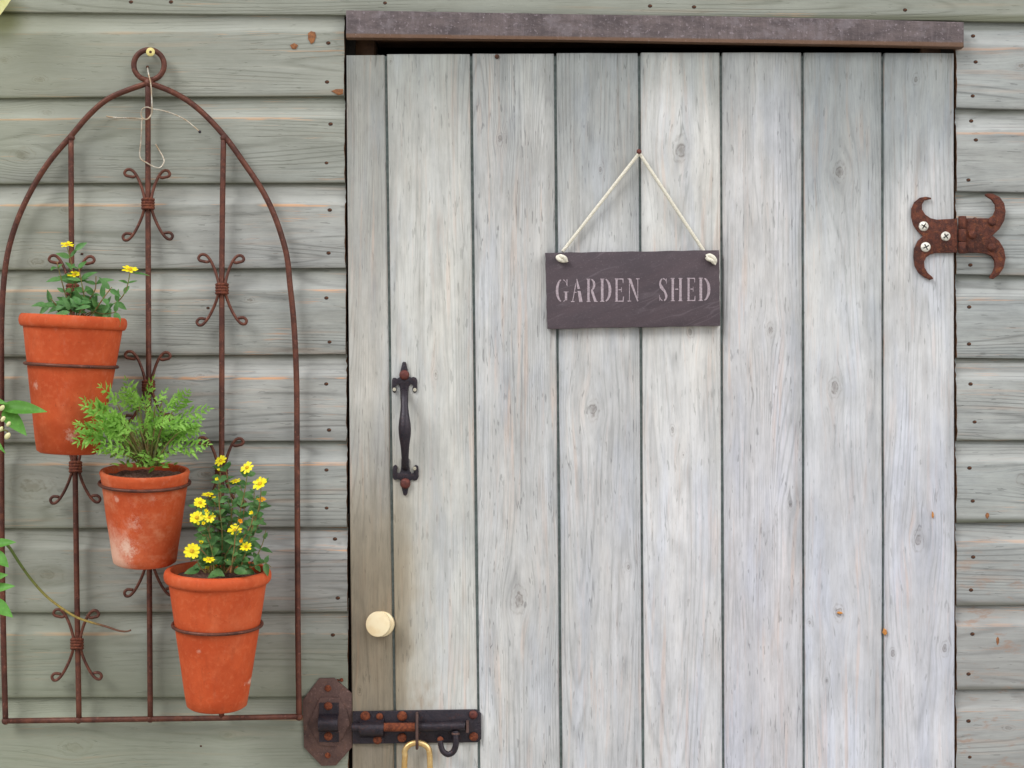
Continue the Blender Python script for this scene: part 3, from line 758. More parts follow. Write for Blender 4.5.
# ------------------------------------------------------------------ the slate sign
sg = thing('hanging_sign', P(633, 328, -.012), 'dark purple slate sign reading GARDEN SHED hung on cord from the door', 'sign')
YS = -.016
bm = bmesh.new()
out = []
cr = [(545.2, 252.8), (719.2, 250.2), (720.2, 325.8), (547.4, 328.8)]
rnd = random.Random(3)
for a, b in zip(cr, cr[1:] + cr[:1]):
    n = 14
    for k in range(n):
        j = .0 if k == 0 else .35
        out.append((a[0] + (b[0] - a[0]) * k / n + rnd.uniform(-j, j), a[1] + (b[1] - a[1]) * k / n + rnd.uniform(-j, j)))
prism(bm, out, YS, YD - .0022, 0, .0007)
m = Mat('purple_slate', rough=.62, spec=.4)
n1 = m.noise(m.vec(m.x * 6 - m.z * -7, m.y, m.z * 26 - m.x * 8), detail=5, rough=.6)
ds = m.noise(m.vec(m.x * 5, m.y, m.z * 26 - m.x * 10), detail=3, rough=.5)
c = m.mix(n1.smooth(.35, .65), (.082, .060, .071), (.060, .046, .056))
c = m.mix(((ds - .5).abs().smooth(.014, .0)) * .17 * m.noise(scale=18, detail=2).smooth(.4, .6), c, (.26, .22, .25))
c = m.mix(m.noise(scale=600, detail=2).smooth(.6, .7) * .15, c, (.3, .25, .27))
m.color(c); m.bump(ds + n1 * .8, .7, .002)
mesh_obj('slate', bm, m.m, sg, smooth=30)
# lettering, drawn as stencil polygons in unit boxes (x right, y down)
def arcband(cx, cy, rxo, ryo, rxi, ryi, a0, a1, cxi=None, n=14):
    cxi = cx if cxi is None else cxi
    o = arc(cx, cy, rxo, ryo, a0, a1, n); i = arc(cxi, cy, rxi, ryi, a0, a1, n)
    return [[o[k], o[k + 1], i[k + 1], i[k]] for k in range(n)]
def rect(x0, y0, x1, y1): return [[(x0, y0), (x1, y0), (x1, y1), (x0, y1)]]
def stem(x, w=.22): return rect(x, .03, x + w, .97) + rect(x - .07, 0, x + w + .07, .035) + rect(x - .07, .965, x + w + .07, 1)
LET = {
 'E': stem(.10) + rect(.40, 0, .88, .045) + [[(.80, .0), (.92, .0), (.92, .20), (.86, .20)]] + rect(.40, .46, .72, .505) + rect(.68, .38, .74, .59) + rect(.40, .955, .90, 1) + [[(.88, .78), (.96, .78), (.94, 1), (.82, 1)]],
 'H': stem(.08, .20) + stem(.72, .20) + rect(.36, .46, .64, .51),
 'D': stem(.08) + arcband(.40, .5, .58, .5, .34, .455, 78, -78),
 'R': stem(.08) + arcband(.42, .26, .42, .26, .20, .215, 84, -84) + [[(.40, .52), (.62, .50), (1.0, 1), (.74, 1)]] + rect(.72, .965, 1.06, 1),
 'N': rect(.0, 0, .22, .04) + [[(.06, .02), (.30, .02), (.90, .98), (.80, 1)]] + rect(.12, .14, .18, .97) + rect(.0, .96, .30, 1) + rect(.82, .03, .88, .84) + rect(.70, 0, 1.0, .04),
 'A': [[(.46, .0), (.54, .0), (.78, .44), (.54, .44)], [(.56, .52), (.82, .52), (1.0, 1), (.72, 1)], [(.40, .16), (.45, .24), (.18, .97), (.10, .97)]] + rect(0, .96, .30, 1) + rect(.26, .56, .48, .60),
 'G': arcband(.52, .5, .50, .5, .30, .455, 105, 255) + arcband(.52, .5, .44, .5, .42, .455, 78, 40) + arcband(.52, .5, .44, .5, .42, .455, -40, -78) + [[(.86, .02), (.92, .02), (.92, .32), (.84, .25)]] + rect(.72, .56, .90, .92) + rect(.62, .54, 1.0, .575),
}
def sband():
    # S: two thin arcs joined by a thick diagonal
    q = arcband(.48, .25, .42, .25, .36, .20, 30, 95) + arcband(.48, .25, .42, .25, .22, .20, 110, 190)
    q += [[(.06, .28), (.26, .24), (.78, .56), (.96, .76), (.72, .80), (.60, .62), (.16, .44)]]
    q += arcband(.52, .75, .43, .25, .22, .20, 10, -75) + arcband(.52, .75, .44, .25, .38, .20, -105, -160)
    q += [[(.80, .02), (.86, .02), (.88, .28), (.82, .22)], [(.06, .70), (.12, .76), (.16, .98), (.10, .98)]]
    return q
LET['S'] = sband()
LP = [('G', 555.5, 568.5), ('A', 571, 582.6), ('R', 586.5, 597), ('D', 600, 611.6), ('E', 614.6, 624.2), ('N', 627.6, 639.6), ('S', 658.6, 667.8), ('H', 670.6, 682.6), ('E', 686.6, 695.8), ('D', 698.5, 710.6)]
m = Mat('stencil_paint', rough=.8); m.color(m.mix(m.noise(scale=500, detail=3).smooth(.35, .65), (.44, .37, .41), (.29, .235, .265)))
lettering = bpy.data.objects.new('lettering', None); COL.objects.link(lettering); lettering.parent = sg
YLb = YS
for li, (ch, x0, x1) in enumerate(LP):
    yt = 279.0 - (x0 - 555) * .009; hh = 23.2
    bm = bmesh.new()
    for qi, poly in enumerate(LET[ch]):
        vs = [bm.verts.new(P(x0 + (x1 - x0) * a, yt + hh * b, YLb - .00035 - .00002 * (qi % 6))) for a, b in poly]
        # P() scales with depth: place on the slate's face at its real depth
        bm.faces.new(vs)
    mesh_obj('letter', bm, m.m, lettering)
# cord, in two legs twisted from two strands
def rope(bm, a, b, r, turns, sag=0):
    n = int(turns * 10)
    ax = (b - a).normalized(); s1 = ax.cross(Vector((0, 1, 0))).normalized(); s2 = ax.cross(s1)
    for st in range(3):
        pts = []
        for k in range(n + 1):
            t = k / n; an = 2 * math.pi * (turns * t + st / 3)
            pts.append(a.lerp(b, t) + (s1 * math.cos(an) + s2 * math.sin(an)) * r * .5 + Vector((0, 0, -sag * math.sin(math.pi * t))))
        tube(bm, pts, r * .56, 6)
bm = bmesh.new()
apex = P(639, 153.5, -.016)
rope(bm, P(562.6, 251.5, -.0105), apex, 1.75 * S, 26); mesh_obj('cord', bm, CORD, sg, smooth=True)
bm = bmesh.new(); rope(bm, apex + Vector((.0006, -.001, 0)), P(703.8, 251, -.0105), 1.75 * S, 24)
mesh_obj('cord', bm, CORD, sg, smooth=True)
def knot(c, flipx):
    bm = bmesh.new()
    f = -1 if flipx else 1
    seq = [(-4, 0, 0), (-2, -2.2, -1), (2, -1.2, -2), (4.2, 1.2, -1), (2, 2.4, 0), (-2, 1.4, -2.2), (-4, -1, -1.5), (-2, -2, 1)]
    tube(bm, smooth_path([c + Vector((f * x * S, z * S - .002, -y * S)) for x, y, z in seq], 5), 2.0 * S, 10)
    tube(bm, smooth_path([c + Vector((f * x * S, -.003 + z * S, -y * S)) for x, y, z in [(2, 1, 0), (4.6, 2.5, 0), (5.6, 4.6 if flipx else 1.8, 0)]], 4), 1.6 * S, 8)
    mesh_obj('knot', bm, CORD, sg, smooth=True)
knot(P(561.5, 258.6, YS - .001), False)
bm = bmesh.new()
def kn2(c):
    seq = [(-5, -2, 0), (-2, -3, -1), (1.5, -1, -2), (3.5, 2, -1.5), (2.5, 4, 0), (0, 2, -2), (-3.5, .5, -1), (-5, -1.5, -1)]
    tube(bm, smooth_path([c + Vector((x * S, z * S - .002, -y * S)) for x, y, z in seq], 5), 2.0 * S, 10)
    tube(bm, smooth_path([c + Vector((x * S, -.003, -y * S)) for x, y in [(2, 1), (3.4, 4), (2.8, 6)]], 4), 1.4 * S, 8)
kn2(P(711.3, 258.6, YS - .001)); mesh_obj('knot', bm, CORD, sg, smooth=True)

# ------------------------------------------------------------------ the trellis
TY = -.0145
tr = thing('trellis', P(152, 721, TY), 'rusty arched wrought iron trellis holding three terracotta pots', 'trellis')
rb = 2.85 * S
def PT(x, y, Y=TY): return P(x, y, Y)
bm = bmesh.new()
lp = smooth_path([PT(146, 84), PT(128, 90), PT(108, 99), PT(90, 114), PT(71, 136), PT(49, 162), PT(32, 189), PT(17.5, 220), PT(8, 252), PT(3.5, 285), PT(1.5, 325), PT(1.5, 380), PT(1.5, 450), PT(2, 550), PT(3.5, 640), PT(5.5, 721)], 6)
tube(bm, lp, rb, 12)
rp = smooth_path([PT(152, 84), PT(170, 91), PT(188, 101), PT(206, 116), PT(226, 138), PT(244, 163), PT(262, 190), PT(275, 217), PT(286, 252), PT(290, 285), PT(294, 325), PT(296.5, 380), PT(297, 450), PT(297.5, 550), PT(298, 640), PT(299, 718)], 6)
tube(bm, rp, rb, 12)
tube(bm, [PT(3, 721), PT(80, 720), PT(150, 719), PT(225, 718), PT(301, 716.5)], rb * .98, 12)
for (x, y) in ((78.5, 720), (150.2, 719), (299, 717), (5.5, 721), (71, 138), (224, 138)):
    dd_ = bmesh.ops.create_icosphere(bm, subdivisions=2, radius=rb * 1.35); bmesh.ops.translate(bm, verts=dd_['verts'], vec=PT(x, y))
mesh_obj('frame', bm, RUSTBAR, tr, smooth=True)
bm = bmesh.new()
tube(bm, [PT(149 + 15.2 * math.cos(a), 65 + 15.2 * math.sin(a)) for a in [2 * math.pi * k / 36 for k in range(36)]], 2.7 * S, 10, closed=True)
bl = bmesh.ops.create_icosphere(bm, subdivisions=3, radius=5.2 * S); bmesh.ops.scale(bm, verts=bl['verts'], vec=(1, .8, 1)); bmesh.ops.translate(bm, verts=bl['verts'], vec=PT(149, 83))
mesh_obj('hanging_ring', bm, RUSTBAR, tr, smooth=True)
for pts in ([(71, 138), (71.5, 250), (73, 370), (75, 462), (77, 600), (79, 720)], [(148, 82), (148, 200), (148.7, 380), (149.3, 560), (150.3, 719)], [(223.5, 138), (222, 250), (221.8, 380), (221.5, 560), (221.5, 718)]):
    bm = bmesh.new(); tube(bm, smooth_path([PT(x, y) for x, y in pts], 6), rb * .97, 12); mesh_obj('upright', bm, RUSTBAR, tr, smooth=True)
def scroll(cx, cy, sc=1.0, dx=(0, 0, 0, 0), sy=1.0):
    """a pair of C scrolls wired to a bar"""
    LW = [(-12.5, -28), (-15, -27), (-18.5, -27.6), (-22, -28.6), (-23.4, -31.2), (-21, -34.2), (-16.5, -34), (-11.8, -29), (-7.5, -20), (-4.2, -9), (-3.2, 0), (-4.8, 9), (-9, 20), (-14.5, 30), (-19.5, 35.5), (-23.5, 36), (-25, 32.5), (-22, 29.5), (-16.5, 30)]
    root = bpy.data.objects.new('scroll', None); COL.objects.link(root); root.parent = tr
    for sgn in (1, -1):
        bm = bmesh.new()
        pts = []
        for (x, y) in LW:
            if sgn < 0: x = -x * (.93 if y < 0 else .98); y = y * (.97)
            pts.append(P(cx + x * sc, cy + y * sc * sy, TY - .0005 - .003 * math.exp(-(y / 10.0) ** 2)))
        tube(bm, smooth_path(pts, 5), 1.5 * S, 8)
        mesh_obj('scroll_wire', bm, RUSTBAR, root, smooth=True)
    bm = bmesh.new()
    for k in range(4):
        y = cy - 4.2 + 2.8 * k
        tube(bm, [P(cx + 5.3 * math.cos(a), y + 0.5 * math.sin(a), TY - .0015 + .0072 * math.sin(a)) for a in [2 * math.pi * q / 20 for q in range(20)]], 1.7 * S, 7, closed=True)
    mesh_obj('collar', bm, RUSTCOL, root, smooth=True)
scroll(148, 204); scroll(222, 289); scroll(148.5, 386); scroll(72.5, 290, dx=(0,)); scroll(75.5, 467); scroll(221.5, 472); scroll(149.5, 560); scroll(77, 644)

# ------------------------------------------------------------------ pots
def pot(label, top, bot, r_top, r_bot, rim_h, lip, mat, ring_y, base_name, soil_drop=.012, tilt_fwd=0):
    """top, bot: world centres of rim plane and base; r in metres"""
    ax = (top - bot); H = ax.length; ax.normalize()
    q = Vector((0, 0, 1)).rotation_difference(ax)
    M = Matrix.Translation(bot) @ q.to_matrix().to_4x4()
    t = thing('flower_pot', bot, label, 'plant pot', 'terracotta pots on the trellis')
    bm = bmesh.new()
    rr = lambda z: r_bot + (r_top - lip - r_bot) * z / H
    prof = [(r_bot * .4, .002), (r_bot * .9, 0), (r_bot, .003)]
    for k in range(1, 12):
        z = .003 + (H - rim_h - .003) * k / 11; prof.append((rr(z), z))
    if lip > .001:
        for k in range(1, 12):
            a = math.pi * k / 12 - math.pi / 2
            prof.append((rr(H - rim_h) + .0002 + (lip + .001) * math.cos(a) ** .8, H - rim_h / 2 + rim_h / 2 * math.sin(a)))
    else:
        prof += [(rr(H - rim_h / 2), H - rim_h / 2), (rr(H) + .0003, H - .003), (rr(H) - .001, H - .0003)]
    prof += [(rr(H) - .005, H - .0005), (rr(H) - .0075, H - .004), (rr(H * .7) - .0075, H * .7), (r_bot - .004, .012)]
    lathe(bm, prof, M, 72)
    for v in bm.verts:
        v.co += Vector((1, 0, 0)) * .0006 * mnoise.noise(v.co * 25)
    mesh_obj('pot_body', bm, mat, t, smooth=50)
    bm = bmesh.new()
    rs = rr(H - soil_drop) - .0078
    c = bm.verts.new(M @ Vector((0, 0, H - soil_drop + .003)))
    prev = None; rings = []
    for j in range(1, 9):
        ring = []
        for k in range(40):
            a = 2 * math.pi * k / 40; x, y = rs * j / 8 * math.cos(a), rs * j / 8 * math.sin(a)
            ring.append(bm.verts.new(M @ Vector((x, y, H - soil_drop + .0045 * mnoise.noise(Vector((x * 160, y * 160, H * 9)))))))
        rings.append(ring)
    for k in range(40): bm.faces.new((c, rings[0][k], rings[0][(k + 1) % 40]))
    for a, b in zip(rings, rings[1:]):
        for k in range(40): bm.faces.new((a[k], b[k], b[(k + 1) % 40], a[(k + 1) % 40]))
    mesh_obj('soil', bm, SOIL, t, smooth=True)
    # ring of the trellis that carries it
    bm = bmesh.new()
    z = ring_y * H; r = rr(z) + .0028
    tube(bm, [M @ Vector((r * math.cos(a), r * math.sin(a), z)) for a in [2 * math.pi * k / 60 for k in range(60)]], 1.6 * S, 8, closed=True)
    back = M @ Vector((0, r, z)); tube(bm, [back, Vector((back.x, TY, back.z))], 1.6 * S, 8)
    mesh_obj('pot_ring', bm, RUSTBAR, tr, smooth=True)
    return M, H, rs
def potY(r): return TY - .004 - r
rt = lambda px, Y: px * S * (D + Y) / D
Y1, Y2, Y3 = -.100, -.088, -.100
def spot(base, pts): return [(P(x, y, -.15).x - base.x, P(x, y, -.15).z - base.z, r * S, a) for x, y, r, a in pts]
b1 = P(67.6, 453, Y1 + .004); b2 = P(144.8, 563, Y2 + .016); b3 = P(216.8, 706.5, Y3 + .014)
T1 = terracotta('terracotta_one', 1, spot(b1, [(68, 435, 7, .6), (32, 385, 5, .4)]), .14)
T2 = terracotta('terracotta_two', 5, spot(b2, [(122, 550, 11, .7), (130, 525, 9, .4), (150, 500, 5, .2), (113, 500, 4, .4)]), .28, bloom=.055)
T3 = terracotta('terracotta_three', 9, spot(b3, [(243, 690, 4, .6), (198, 652, 3, .3)]), .09)
M1, H1, s1 = pot('uppermost terracotta pot on the trellis, thick rim, with sparse yellow daisies', P(73.6, 315.5, Y1), b1, rt(53.5, Y1), rt(30, Y1), rt(13, Y1), .0048, T1, .64, 'a')
M2, H2, s2 = pot('small rimless terracotta pot with white limey bloom, middle of the three', P(144.8, 470, Y2), b2, rt(44, Y2), rt(31, Y2), rt(12, Y2), 0, T2, .865, 'b', soil_drop=.009)
M3, H3, s3 = pot('lowest terracotta pot on the trellis, thick rim, full of bushy yellow flowers', P(218, 569, Y3), b3, rt(54, Y3), rt(30, Y3), rt(13, Y3), .0052, T3, .60, 'c')

# ------------------------------------------------------------------ plants
def leaf(bm, base, d, nrm, Ln, W, curl=.15, fold=.25, mi=0, n=6, serr=0, blunt=False):
    d = d.normalized(); side = d.cross(nrm).normalized(); up = side.cross(d).normalized()
    rows = []
    for k in range(n + 1):
        t = k / n
        w = W * .5 * (math.sin(math.pi * min(1, t * 1.0) ** .75) ** .9) if 0 < t < 1 else .0002
        if blunt: w = W * .5 * ((.45 + .55 * t / .7) if t < .7 else max(.25, 1 - ((t - .7) / .3) ** 2) ** .5)
        if serr and 0 < k < n and k % 2: w *= 1 + serr
        c = base + d * (Ln * t) + up * (-curl * Ln * t * t)
        rows.append([bm.verts.new(c + side * s * w + up * (fold * abs(s) * w)) for s in (-1, -.5, 0, .5, 1)])
    for a, b in zip(rows, rows[1:]):
        for k in range(4):
            f = bm.faces.new((a[k], a[k + 1], b[k + 1], b[k])); f.material_index = mi; f.smooth = True
def flower(root, c, r, facing, rnd, orange=False, side=False, bud=False):
    fl = bpy.data.objects.new('flower', None); COL.objects.link(fl); fl.parent = root
    fz = facing.normalized(); a0 = Vector((1, 0, 0)) if abs(fz.x) < .8 else Vector((0, 0, 1))
    ux = fz.cross(a0).normalized(); uy = fz.cross(ux)
    bm = bmesh.new(); n = rnd.choice((9, 10, 11))
    if bud: n = 6
    for k in range(n):
        a = 2 * math.pi * k / n + rnd.uniform(-.1, .1)
        dr = ux * math.cos(a) + uy * math.sin(a)
        dirv = dr * (1 if not bud else .5) + fz * (.15 + rnd.uniform(-.1, .25) + (.9 if bud else 0))
        leaf(bm, c + dr * r * .15, dirv, fz, r * rnd.uniform(.85, 1.05), r * .50, curl=rnd.uniform(0, .25), fold=.15, n=5, blunt=True)
    mesh_obj('petals', bm, PETALO if orange else PETAL, fl, smooth=True)
    bm = bmesh.new()
    s = bmesh.ops.create_icosphere(bm, subdivisions=2, radius=r * (.32 if not bud else .3))
    for v in s['verts']: v.co = c + ux * v.co.x + uy * v.co.y + fz * (v.co.z * .55 + r * .1)
    mesh_obj('flower_centre', bm, FCENT, fl, smooth=True)
# ---- pot 1: sparse plant
rnd = random.Random(11)
p1 = thing('flowering_plant', M1 @ Vector((0, 0, H1 - .012)), 'sparse creeping plant with three yellow daisies in the uppermost pot', 'plant', 'plants in the terracotta pots')
def soilpt(M, H, s, x, y, drop=.012): return M @ Vector((x * s, y * s, H - drop))
Yp = Y1
stems = [([(72, 316), (70, 300), (73, 282), (71, 262), (67, 247)], 3.2), ([(76, 318), (78, 300), (76, 288), (74, 276)], 3), ([(85, 318), (100, 308), (117, 302), (126, 290), (130, 273)], 3),
         ([(80, 318), (88, 302), (95, 290), (96, 276)], 2), ([(62, 316), (56, 305), (50, 298)], 2), ([(68, 316), (60, 308), (52, 304), (42, 303)], 2), ([(90, 318), (98, 306), (105, 296), (112, 287)], 2), ([(78, 316), (84, 300), (82, 285), (79, 268)], 2), ([(72, 316), (66, 296), (62, 282), (57, 262)], 2),
         ([(84, 316), (92, 312), (104, 314), (116, 312)], 2)]
bmS = bmesh.new(); bmL = bmesh.new()
def grow(pts, Y, depth, bmS, bmL, rnd, stem_r, leafL, leafW, every, dens=2, tipleaf=True, wid=1.0, start=.12):
    path = []
    n = len(pts)
    dy = rnd.uniform(-depth, depth)
    for k, (x, y) in enumerate(pts): path.append(P(x, y, Y + dy * (k / (n - 1)) + rnd.uniform(-.002, .002)))
    path = smooth_path(path, 8)
    tube(bmS, path, [stem_r * (1 - .45 * k / len(path)) for k in range(len(path))], 6)
    acc = 0; nodei = 0; tot = sum((b - a).length for a, b in zip(path, path[1:])); run = 0
    for a, b in zip(path, path[1:]):
        acc += (b - a).length; run += (b - a).length
        if acc > every and run > tot * start:
            acc = 0; nodei += 1
            t = (b - a).normalized(); s = t.cross(Vector((math.cos(nodei * 1.57 + rnd.random() * .7), math.sin(nodei * 1.57 + rnd.random() * .7) - .6, .3))).normalized()
            for sg_ in (1, -1):
                d = (s * sg_ + t * rnd.uniform(.2, .8) + Vector((0, -.25, -.15 * rnd.random()))).normalized()
                nn = Vector((rnd.uniform(-.3, .3), -.8, rnd.uniform(.2, 1)))
                Lf = leafL * rnd.uniform(.65, 1.1)
                leaf(bmL, b, d, nn, Lf, leafW * rnd.uniform(.8, 1.1) * Lf / leafL, curl=rnd.uniform(0, .35), fold=rnd.uniform(.1, .5))
    return path[-1]
for pts, _ in stems:
    grow(pts, Yp + rnd.uniform(-.012, .012), .012, bmS, bmL, rnd, .0011, .023, .010, .015)
for k in range(34):    # crown of leaves at the soil
    x = rnd.uniform(48, 106); y = 315 - abs(rnd.gauss(0, 1)) * 9 * (1 - abs(x - 76) / 45) - rnd.random() * 3
    leaf(bmL, P(x, y, Yp + rnd.uniform(-.03, .03)), Vector((rnd.uniform(-1, 1), rnd.uniform(-.9, .3), rnd.uniform(-.2, 1))), Vector((rnd.uniform(-.4, .4), -.8, .6)), rnd.uniform(.014, .024), rnd.uniform(.007, .010), .3, .3)
leaf(bmL, P(46, 304, Yp - .02), Vector((-1, -.1, -.05)), Vector((0, -.7, .7)), .020, .009); leaf(bmL, P(75, 250, Yp - .01), Vector((.8, -.1, .55)), Vector((0, -.9, .3)), .019, .009)
leaf(bmL, P(132, 273, Yp), Vector((1, .1, -.03)), Vector((0, -.6, .8)), .024, .005); leaf(bmL, P(70, 312, Yp - .045), Vector((-1, -.3, -.25)), Vector((0, -.7, .7)), .025, .011)
mesh_obj('stems', bmS, STEMR, p1, smooth=True); mesh_obj('leaves', bmL, LEAF1, p1, smooth=True)
for (x, y, r, o_) in ((67, 245, 5.4, 0), (74, 275, 6, 0), (130, 270, 7, 0)):
    flower(p1, P(x, y, Yp - .008), r * S, Vector((rnd.uniform(-.3, .3), -.6, 1.1)), rnd)
# ---- pot 3: bushy plant
rnd = random.Random(23)
p3 = thing('flowering_plant', M3 @ Vector((0, 0, H3 - .012)), 'bushy plant covered in small yellow daisies in the lowest pot', 'plant', 'plants in the terracotta pots')
fl3 = [(222, 459, 6, 0, 0), (248, 466, 6.2, 0, 0), (261, 482, 7, 0, 0), (236.5, 479.5, 5, 0, 1), (262, 498, 4.5, 1, 1), (209, 493, 5.4, 0, 1), (201, 501, 5.6, 0, 0), (198, 516, 6.4, 0, 0), (210.5, 515.5, 5.4, 0, 0), (253.5, 511.5, 3.4, 0, 2),
       (236, 528.5, 6.8, 0, 0), (247, 545, 5.5, 0, 0), (193, 549, 7, 0, 0), (202.5, 541.5, 3.4, 0, 2), (210, 558, 5.6, 0, 1), (241, 520, 3.6, 1, 2), (215, 497, 3, 0, 2), (205, 522, 3, 0, 2), (212, 565, 5.2, 0, 1), (240, 541, 4.8, 0, 0), (227, 560, 3, 0, 2), (219, 478, 3, 0, 2), (258, 500, 3, 0, 2), (255, 475, 0, 0, 2), (243, 540, 3.2, 1, 2), (207, 510, 3, 0, 2), (220, 469, 2.6, 0, 2)]
bmS = bmesh.new(); bmL = bmesh.new()
for (x, y, r, o_, kd) in fl3:
    if r == 0: continue
    sx = 218 + (x - 218) * .45 + rnd.uniform(-6, 6)
    Yq = Y3 + rnd.uniform(-.028, .02) if y < 505 else Y3 - rnd.uniform(.034, .050)
    pts = [(sx, 573), (sx + (x - sx) * .35 + rnd.uniform(-3, 3), 573 + (y - 573) * .4), (sx + (x - sx) * .8 + rnd.uniform(-3, 3), 573 + (y - 573) * .75), (x, y + 3)]
    if 573 - y < 30: pts = [(sx, 573), ((sx + x) / 2, 566), (x, y + 3)]
    tip = grow(pts, Yq, .01, bmS, bmL, rnd, .0011, .0155, .0092, .0115)
    flower(p3, tip + Vector((0, -.007, .002)), r * .96 * S, Vector((rnd.uniform(-.4, .4), -.8, rnd.uniform(.3, 1.0) if kd != 1 else 2.2)), rnd, orange=bool(o_), bud=kd == 2)
for pts in ([(222, 572), (226, 548), (232, 520), (228, 500)], [(232, 572), (246, 550), (256, 530), (262, 515)], [(240, 572), (254, 560), (262, 545), (266, 530)], [(208, 572), (200, 560), (196, 552)], [(215, 572), (213, 540), (217, 515), (214, 500)], [(226, 572), (238, 545), (244, 510), (243, 495), (240, 486)],
            [(212, 572), (205, 545), (203, 525), (196, 505)], [(232, 572), (242, 552), (252, 535), (254, 500), (254, 488)], [(222, 572), (222, 560), (230, 548), (240, 545)], [(236, 572), (250, 568), (264, 563), (271, 567)], [(218, 572), (224, 540), (232, 510), (230, 492), (226, 470)]):
    grow(pts, Y3 + rnd.uniform(-.03, .02), .012, bmS, bmL, rnd, .001, .0165, .0098, .0125)
for k in range(30):
    x = rnd.gauss(226, 16); y = rnd.uniform(545, 573)
    if x < 190 or x > 266: continue
    leaf(bmL, P(x, y, Y3 + rnd.uniform(-.035, .02)), Vector((rnd.uniform(-1, 1), rnd.uniform(-.9, .2), rnd.uniform(-.3, 1))), Vector((rnd.uniform(-.4, .4), -.8, .6)), rnd.uniform(.012, .02), rnd.uniform(.007, .010), .3, .3)
for (x, y, dx) in ((200, 570, -1), (212, 571, .5), (222, 572, -.4), (234, 570, .8)):
    leaf(bmL, P(x, y, Y3 - .05), Vector((dx, -.3, -.1)), Vector((0, -.7, .7)), .021, .013)
mesh_obj('stems', bmS, STEMR, p3, smooth=True); mesh_obj('leaves', bmL, LEAF3, p3, smooth=True)
# ---- pot 2: feathery marigold foliage
rnd = random.Random(5)
p2 = thing('feathery_plant', M2 @ Vector((0, 0, H2 - .010)), 'bright green feathery plant without flowers in the small middle pot', 'plant', 'plants in the terracotta pots')
bmS = bmesh.new(); bmL = bmesh.new()
def frond(base, d, Ln, nrm, pairs=6, curve=.2):
    d = d.normalized(); side = d.cross(nrm).normalized(); up = side.cross(d).normalized()
    pts = [base + d * (Ln * t) + up * (-curve * Ln * t * t) for t in [k / 8 for k in range(9)]]
    tube(bmL, pts, [.0008 * (1 - .6 * k / 8) for k in range(9)], 4)
    for k in range(pairs):
        t = .18 + .78 * k / (pairs - 1)
        c = base + d * (Ln * t) + up * (-curve * Ln * t * t)
        ll = Ln * .30 * math.sin(math.pi * (.12 + .80 * t)) ** .8 * rnd.uniform(.85, 1.15)
        for s_ in (1, -1):
            dd = (side * s_ + d * rnd.uniform(.6, 1.1) + up * rnd.uniform(-.3, .4)).normalized()
            leaf(bmL, c, dd, up, ll * rnd.uniform(.85, 1.3), ll * .33, rnd.uniform(-.1, .5), .2, n=4)
            for q in (.48,):                    # small lobes on each leaflet
                for s2_ in (1, -1):
                    leaf(bmL, c + dd * ll * q, (dd + d * .9 * s2_).normalized(), up, ll * .40, ll * .17, .1, .1, n=3)
    leaf(bmL, pts[-1], (pts[-1] - pts[-2]), up, Ln * .14, Ln * .05, .1, .1, n=3)
fr = [((146, 466), (118, 425), (79, 438)), ((146, 466), (122, 422), (88, 404)), ((143, 466), (125, 420), (107, 413)), ((146, 466), (136, 410), (113, 394)), ((148, 466), (140, 410), (130, 392)), ((149, 466), (145, 405), (150, 378)),
      ((152, 466), (155, 405), (165, 388)), ((153, 466), (165, 412), (178, 396)), ((155, 466), (172, 412), (188, 391)), ((155, 466), (175, 420), (203, 405)), ((157, 466), (178, 428), (202, 434)), ((150, 466), (155, 425), (172, 418)),
      ((148, 466), (148, 425), (160, 430)), ((146, 466), (135, 430), (112, 428)), ((152, 466), (160, 435), (178, 440)), ((146, 466), (138, 440), (120, 452)), ((150, 466), (150, 415), (143, 398)), ((152, 466), (163, 425), (190, 420)), ((150, 466), (140, 430), (140, 418)), ((151, 466), (162, 400), (172, 402)), ((149, 466), (152, 440), (162, 450)), ((147, 466), (135, 450), (126, 458)), ((150, 466), (146, 450), (142, 458))]
for k in range(44):
    x = 143 + rnd.gauss(0, 27); y = 436 + rnd.gauss(0, 13)
    if abs(x - 145) < 44 and 400 < y < 460:
        a_ = math.atan2((x - 145) * .05, 1) + rnd.uniform(-.5, .5); l_ = rnd.uniform(18, 30)
        fr.append(((148 + (x - 147) * .2, 466), (x, y), (x + l_ * math.sin(a_), y - l_ * math.cos(a_))))
for (a, b, c) in fr:
    Yf = Y2 + rnd.uniform(-.025, .02); dy = rnd.uniform(-.03, .02)
    if b[0] < 122 or c[0] < 112: Yf = Y2 - .055; dy = -.030
    pa, pb_, pc = P(*a, Y2 + rnd.uniform(-.01, .01)), P(*b, Yf), P(*c, Yf + dy)
    path = smooth_path([pa, pa.lerp(pb_, .5) + Vector((0, 0, .006)), pb_], 5)
    tube(bmS, path, .0010, 5)
    d = pc - pb_
    st = pb_ - d.normalized() * .006
    frond(st, d, d.length + .006, Vector((rnd.uniform(-.9, .9), -.8, .55)), pairs=rnd.choice((5, 6, 7)), curve=rnd.uniform(-.1, .3))
for k in range(90):     # low tuft of small lobed leaves
    x = rnd.gauss(142, 14); y = 468 - abs(rnd.gauss(0, 9))
    if 108 < x < 178:
        leaf(bmL, P(x, y, Y2 + rnd.uniform(-.03, .03)), Vector((rnd.uniform(-1, 1), rnd.uniform(-.9, .3), rnd.uniform(-.1, 1))), Vector((0, -.8, .6)), rnd.uniform(.006, .012), rnd.uniform(.003, .006), .3, .3, n=4)
mesh_obj('stems', bmS, STEMG, p2, smooth=True); mesh_obj('leaves', bmL, FERN, p2, smooth=True)

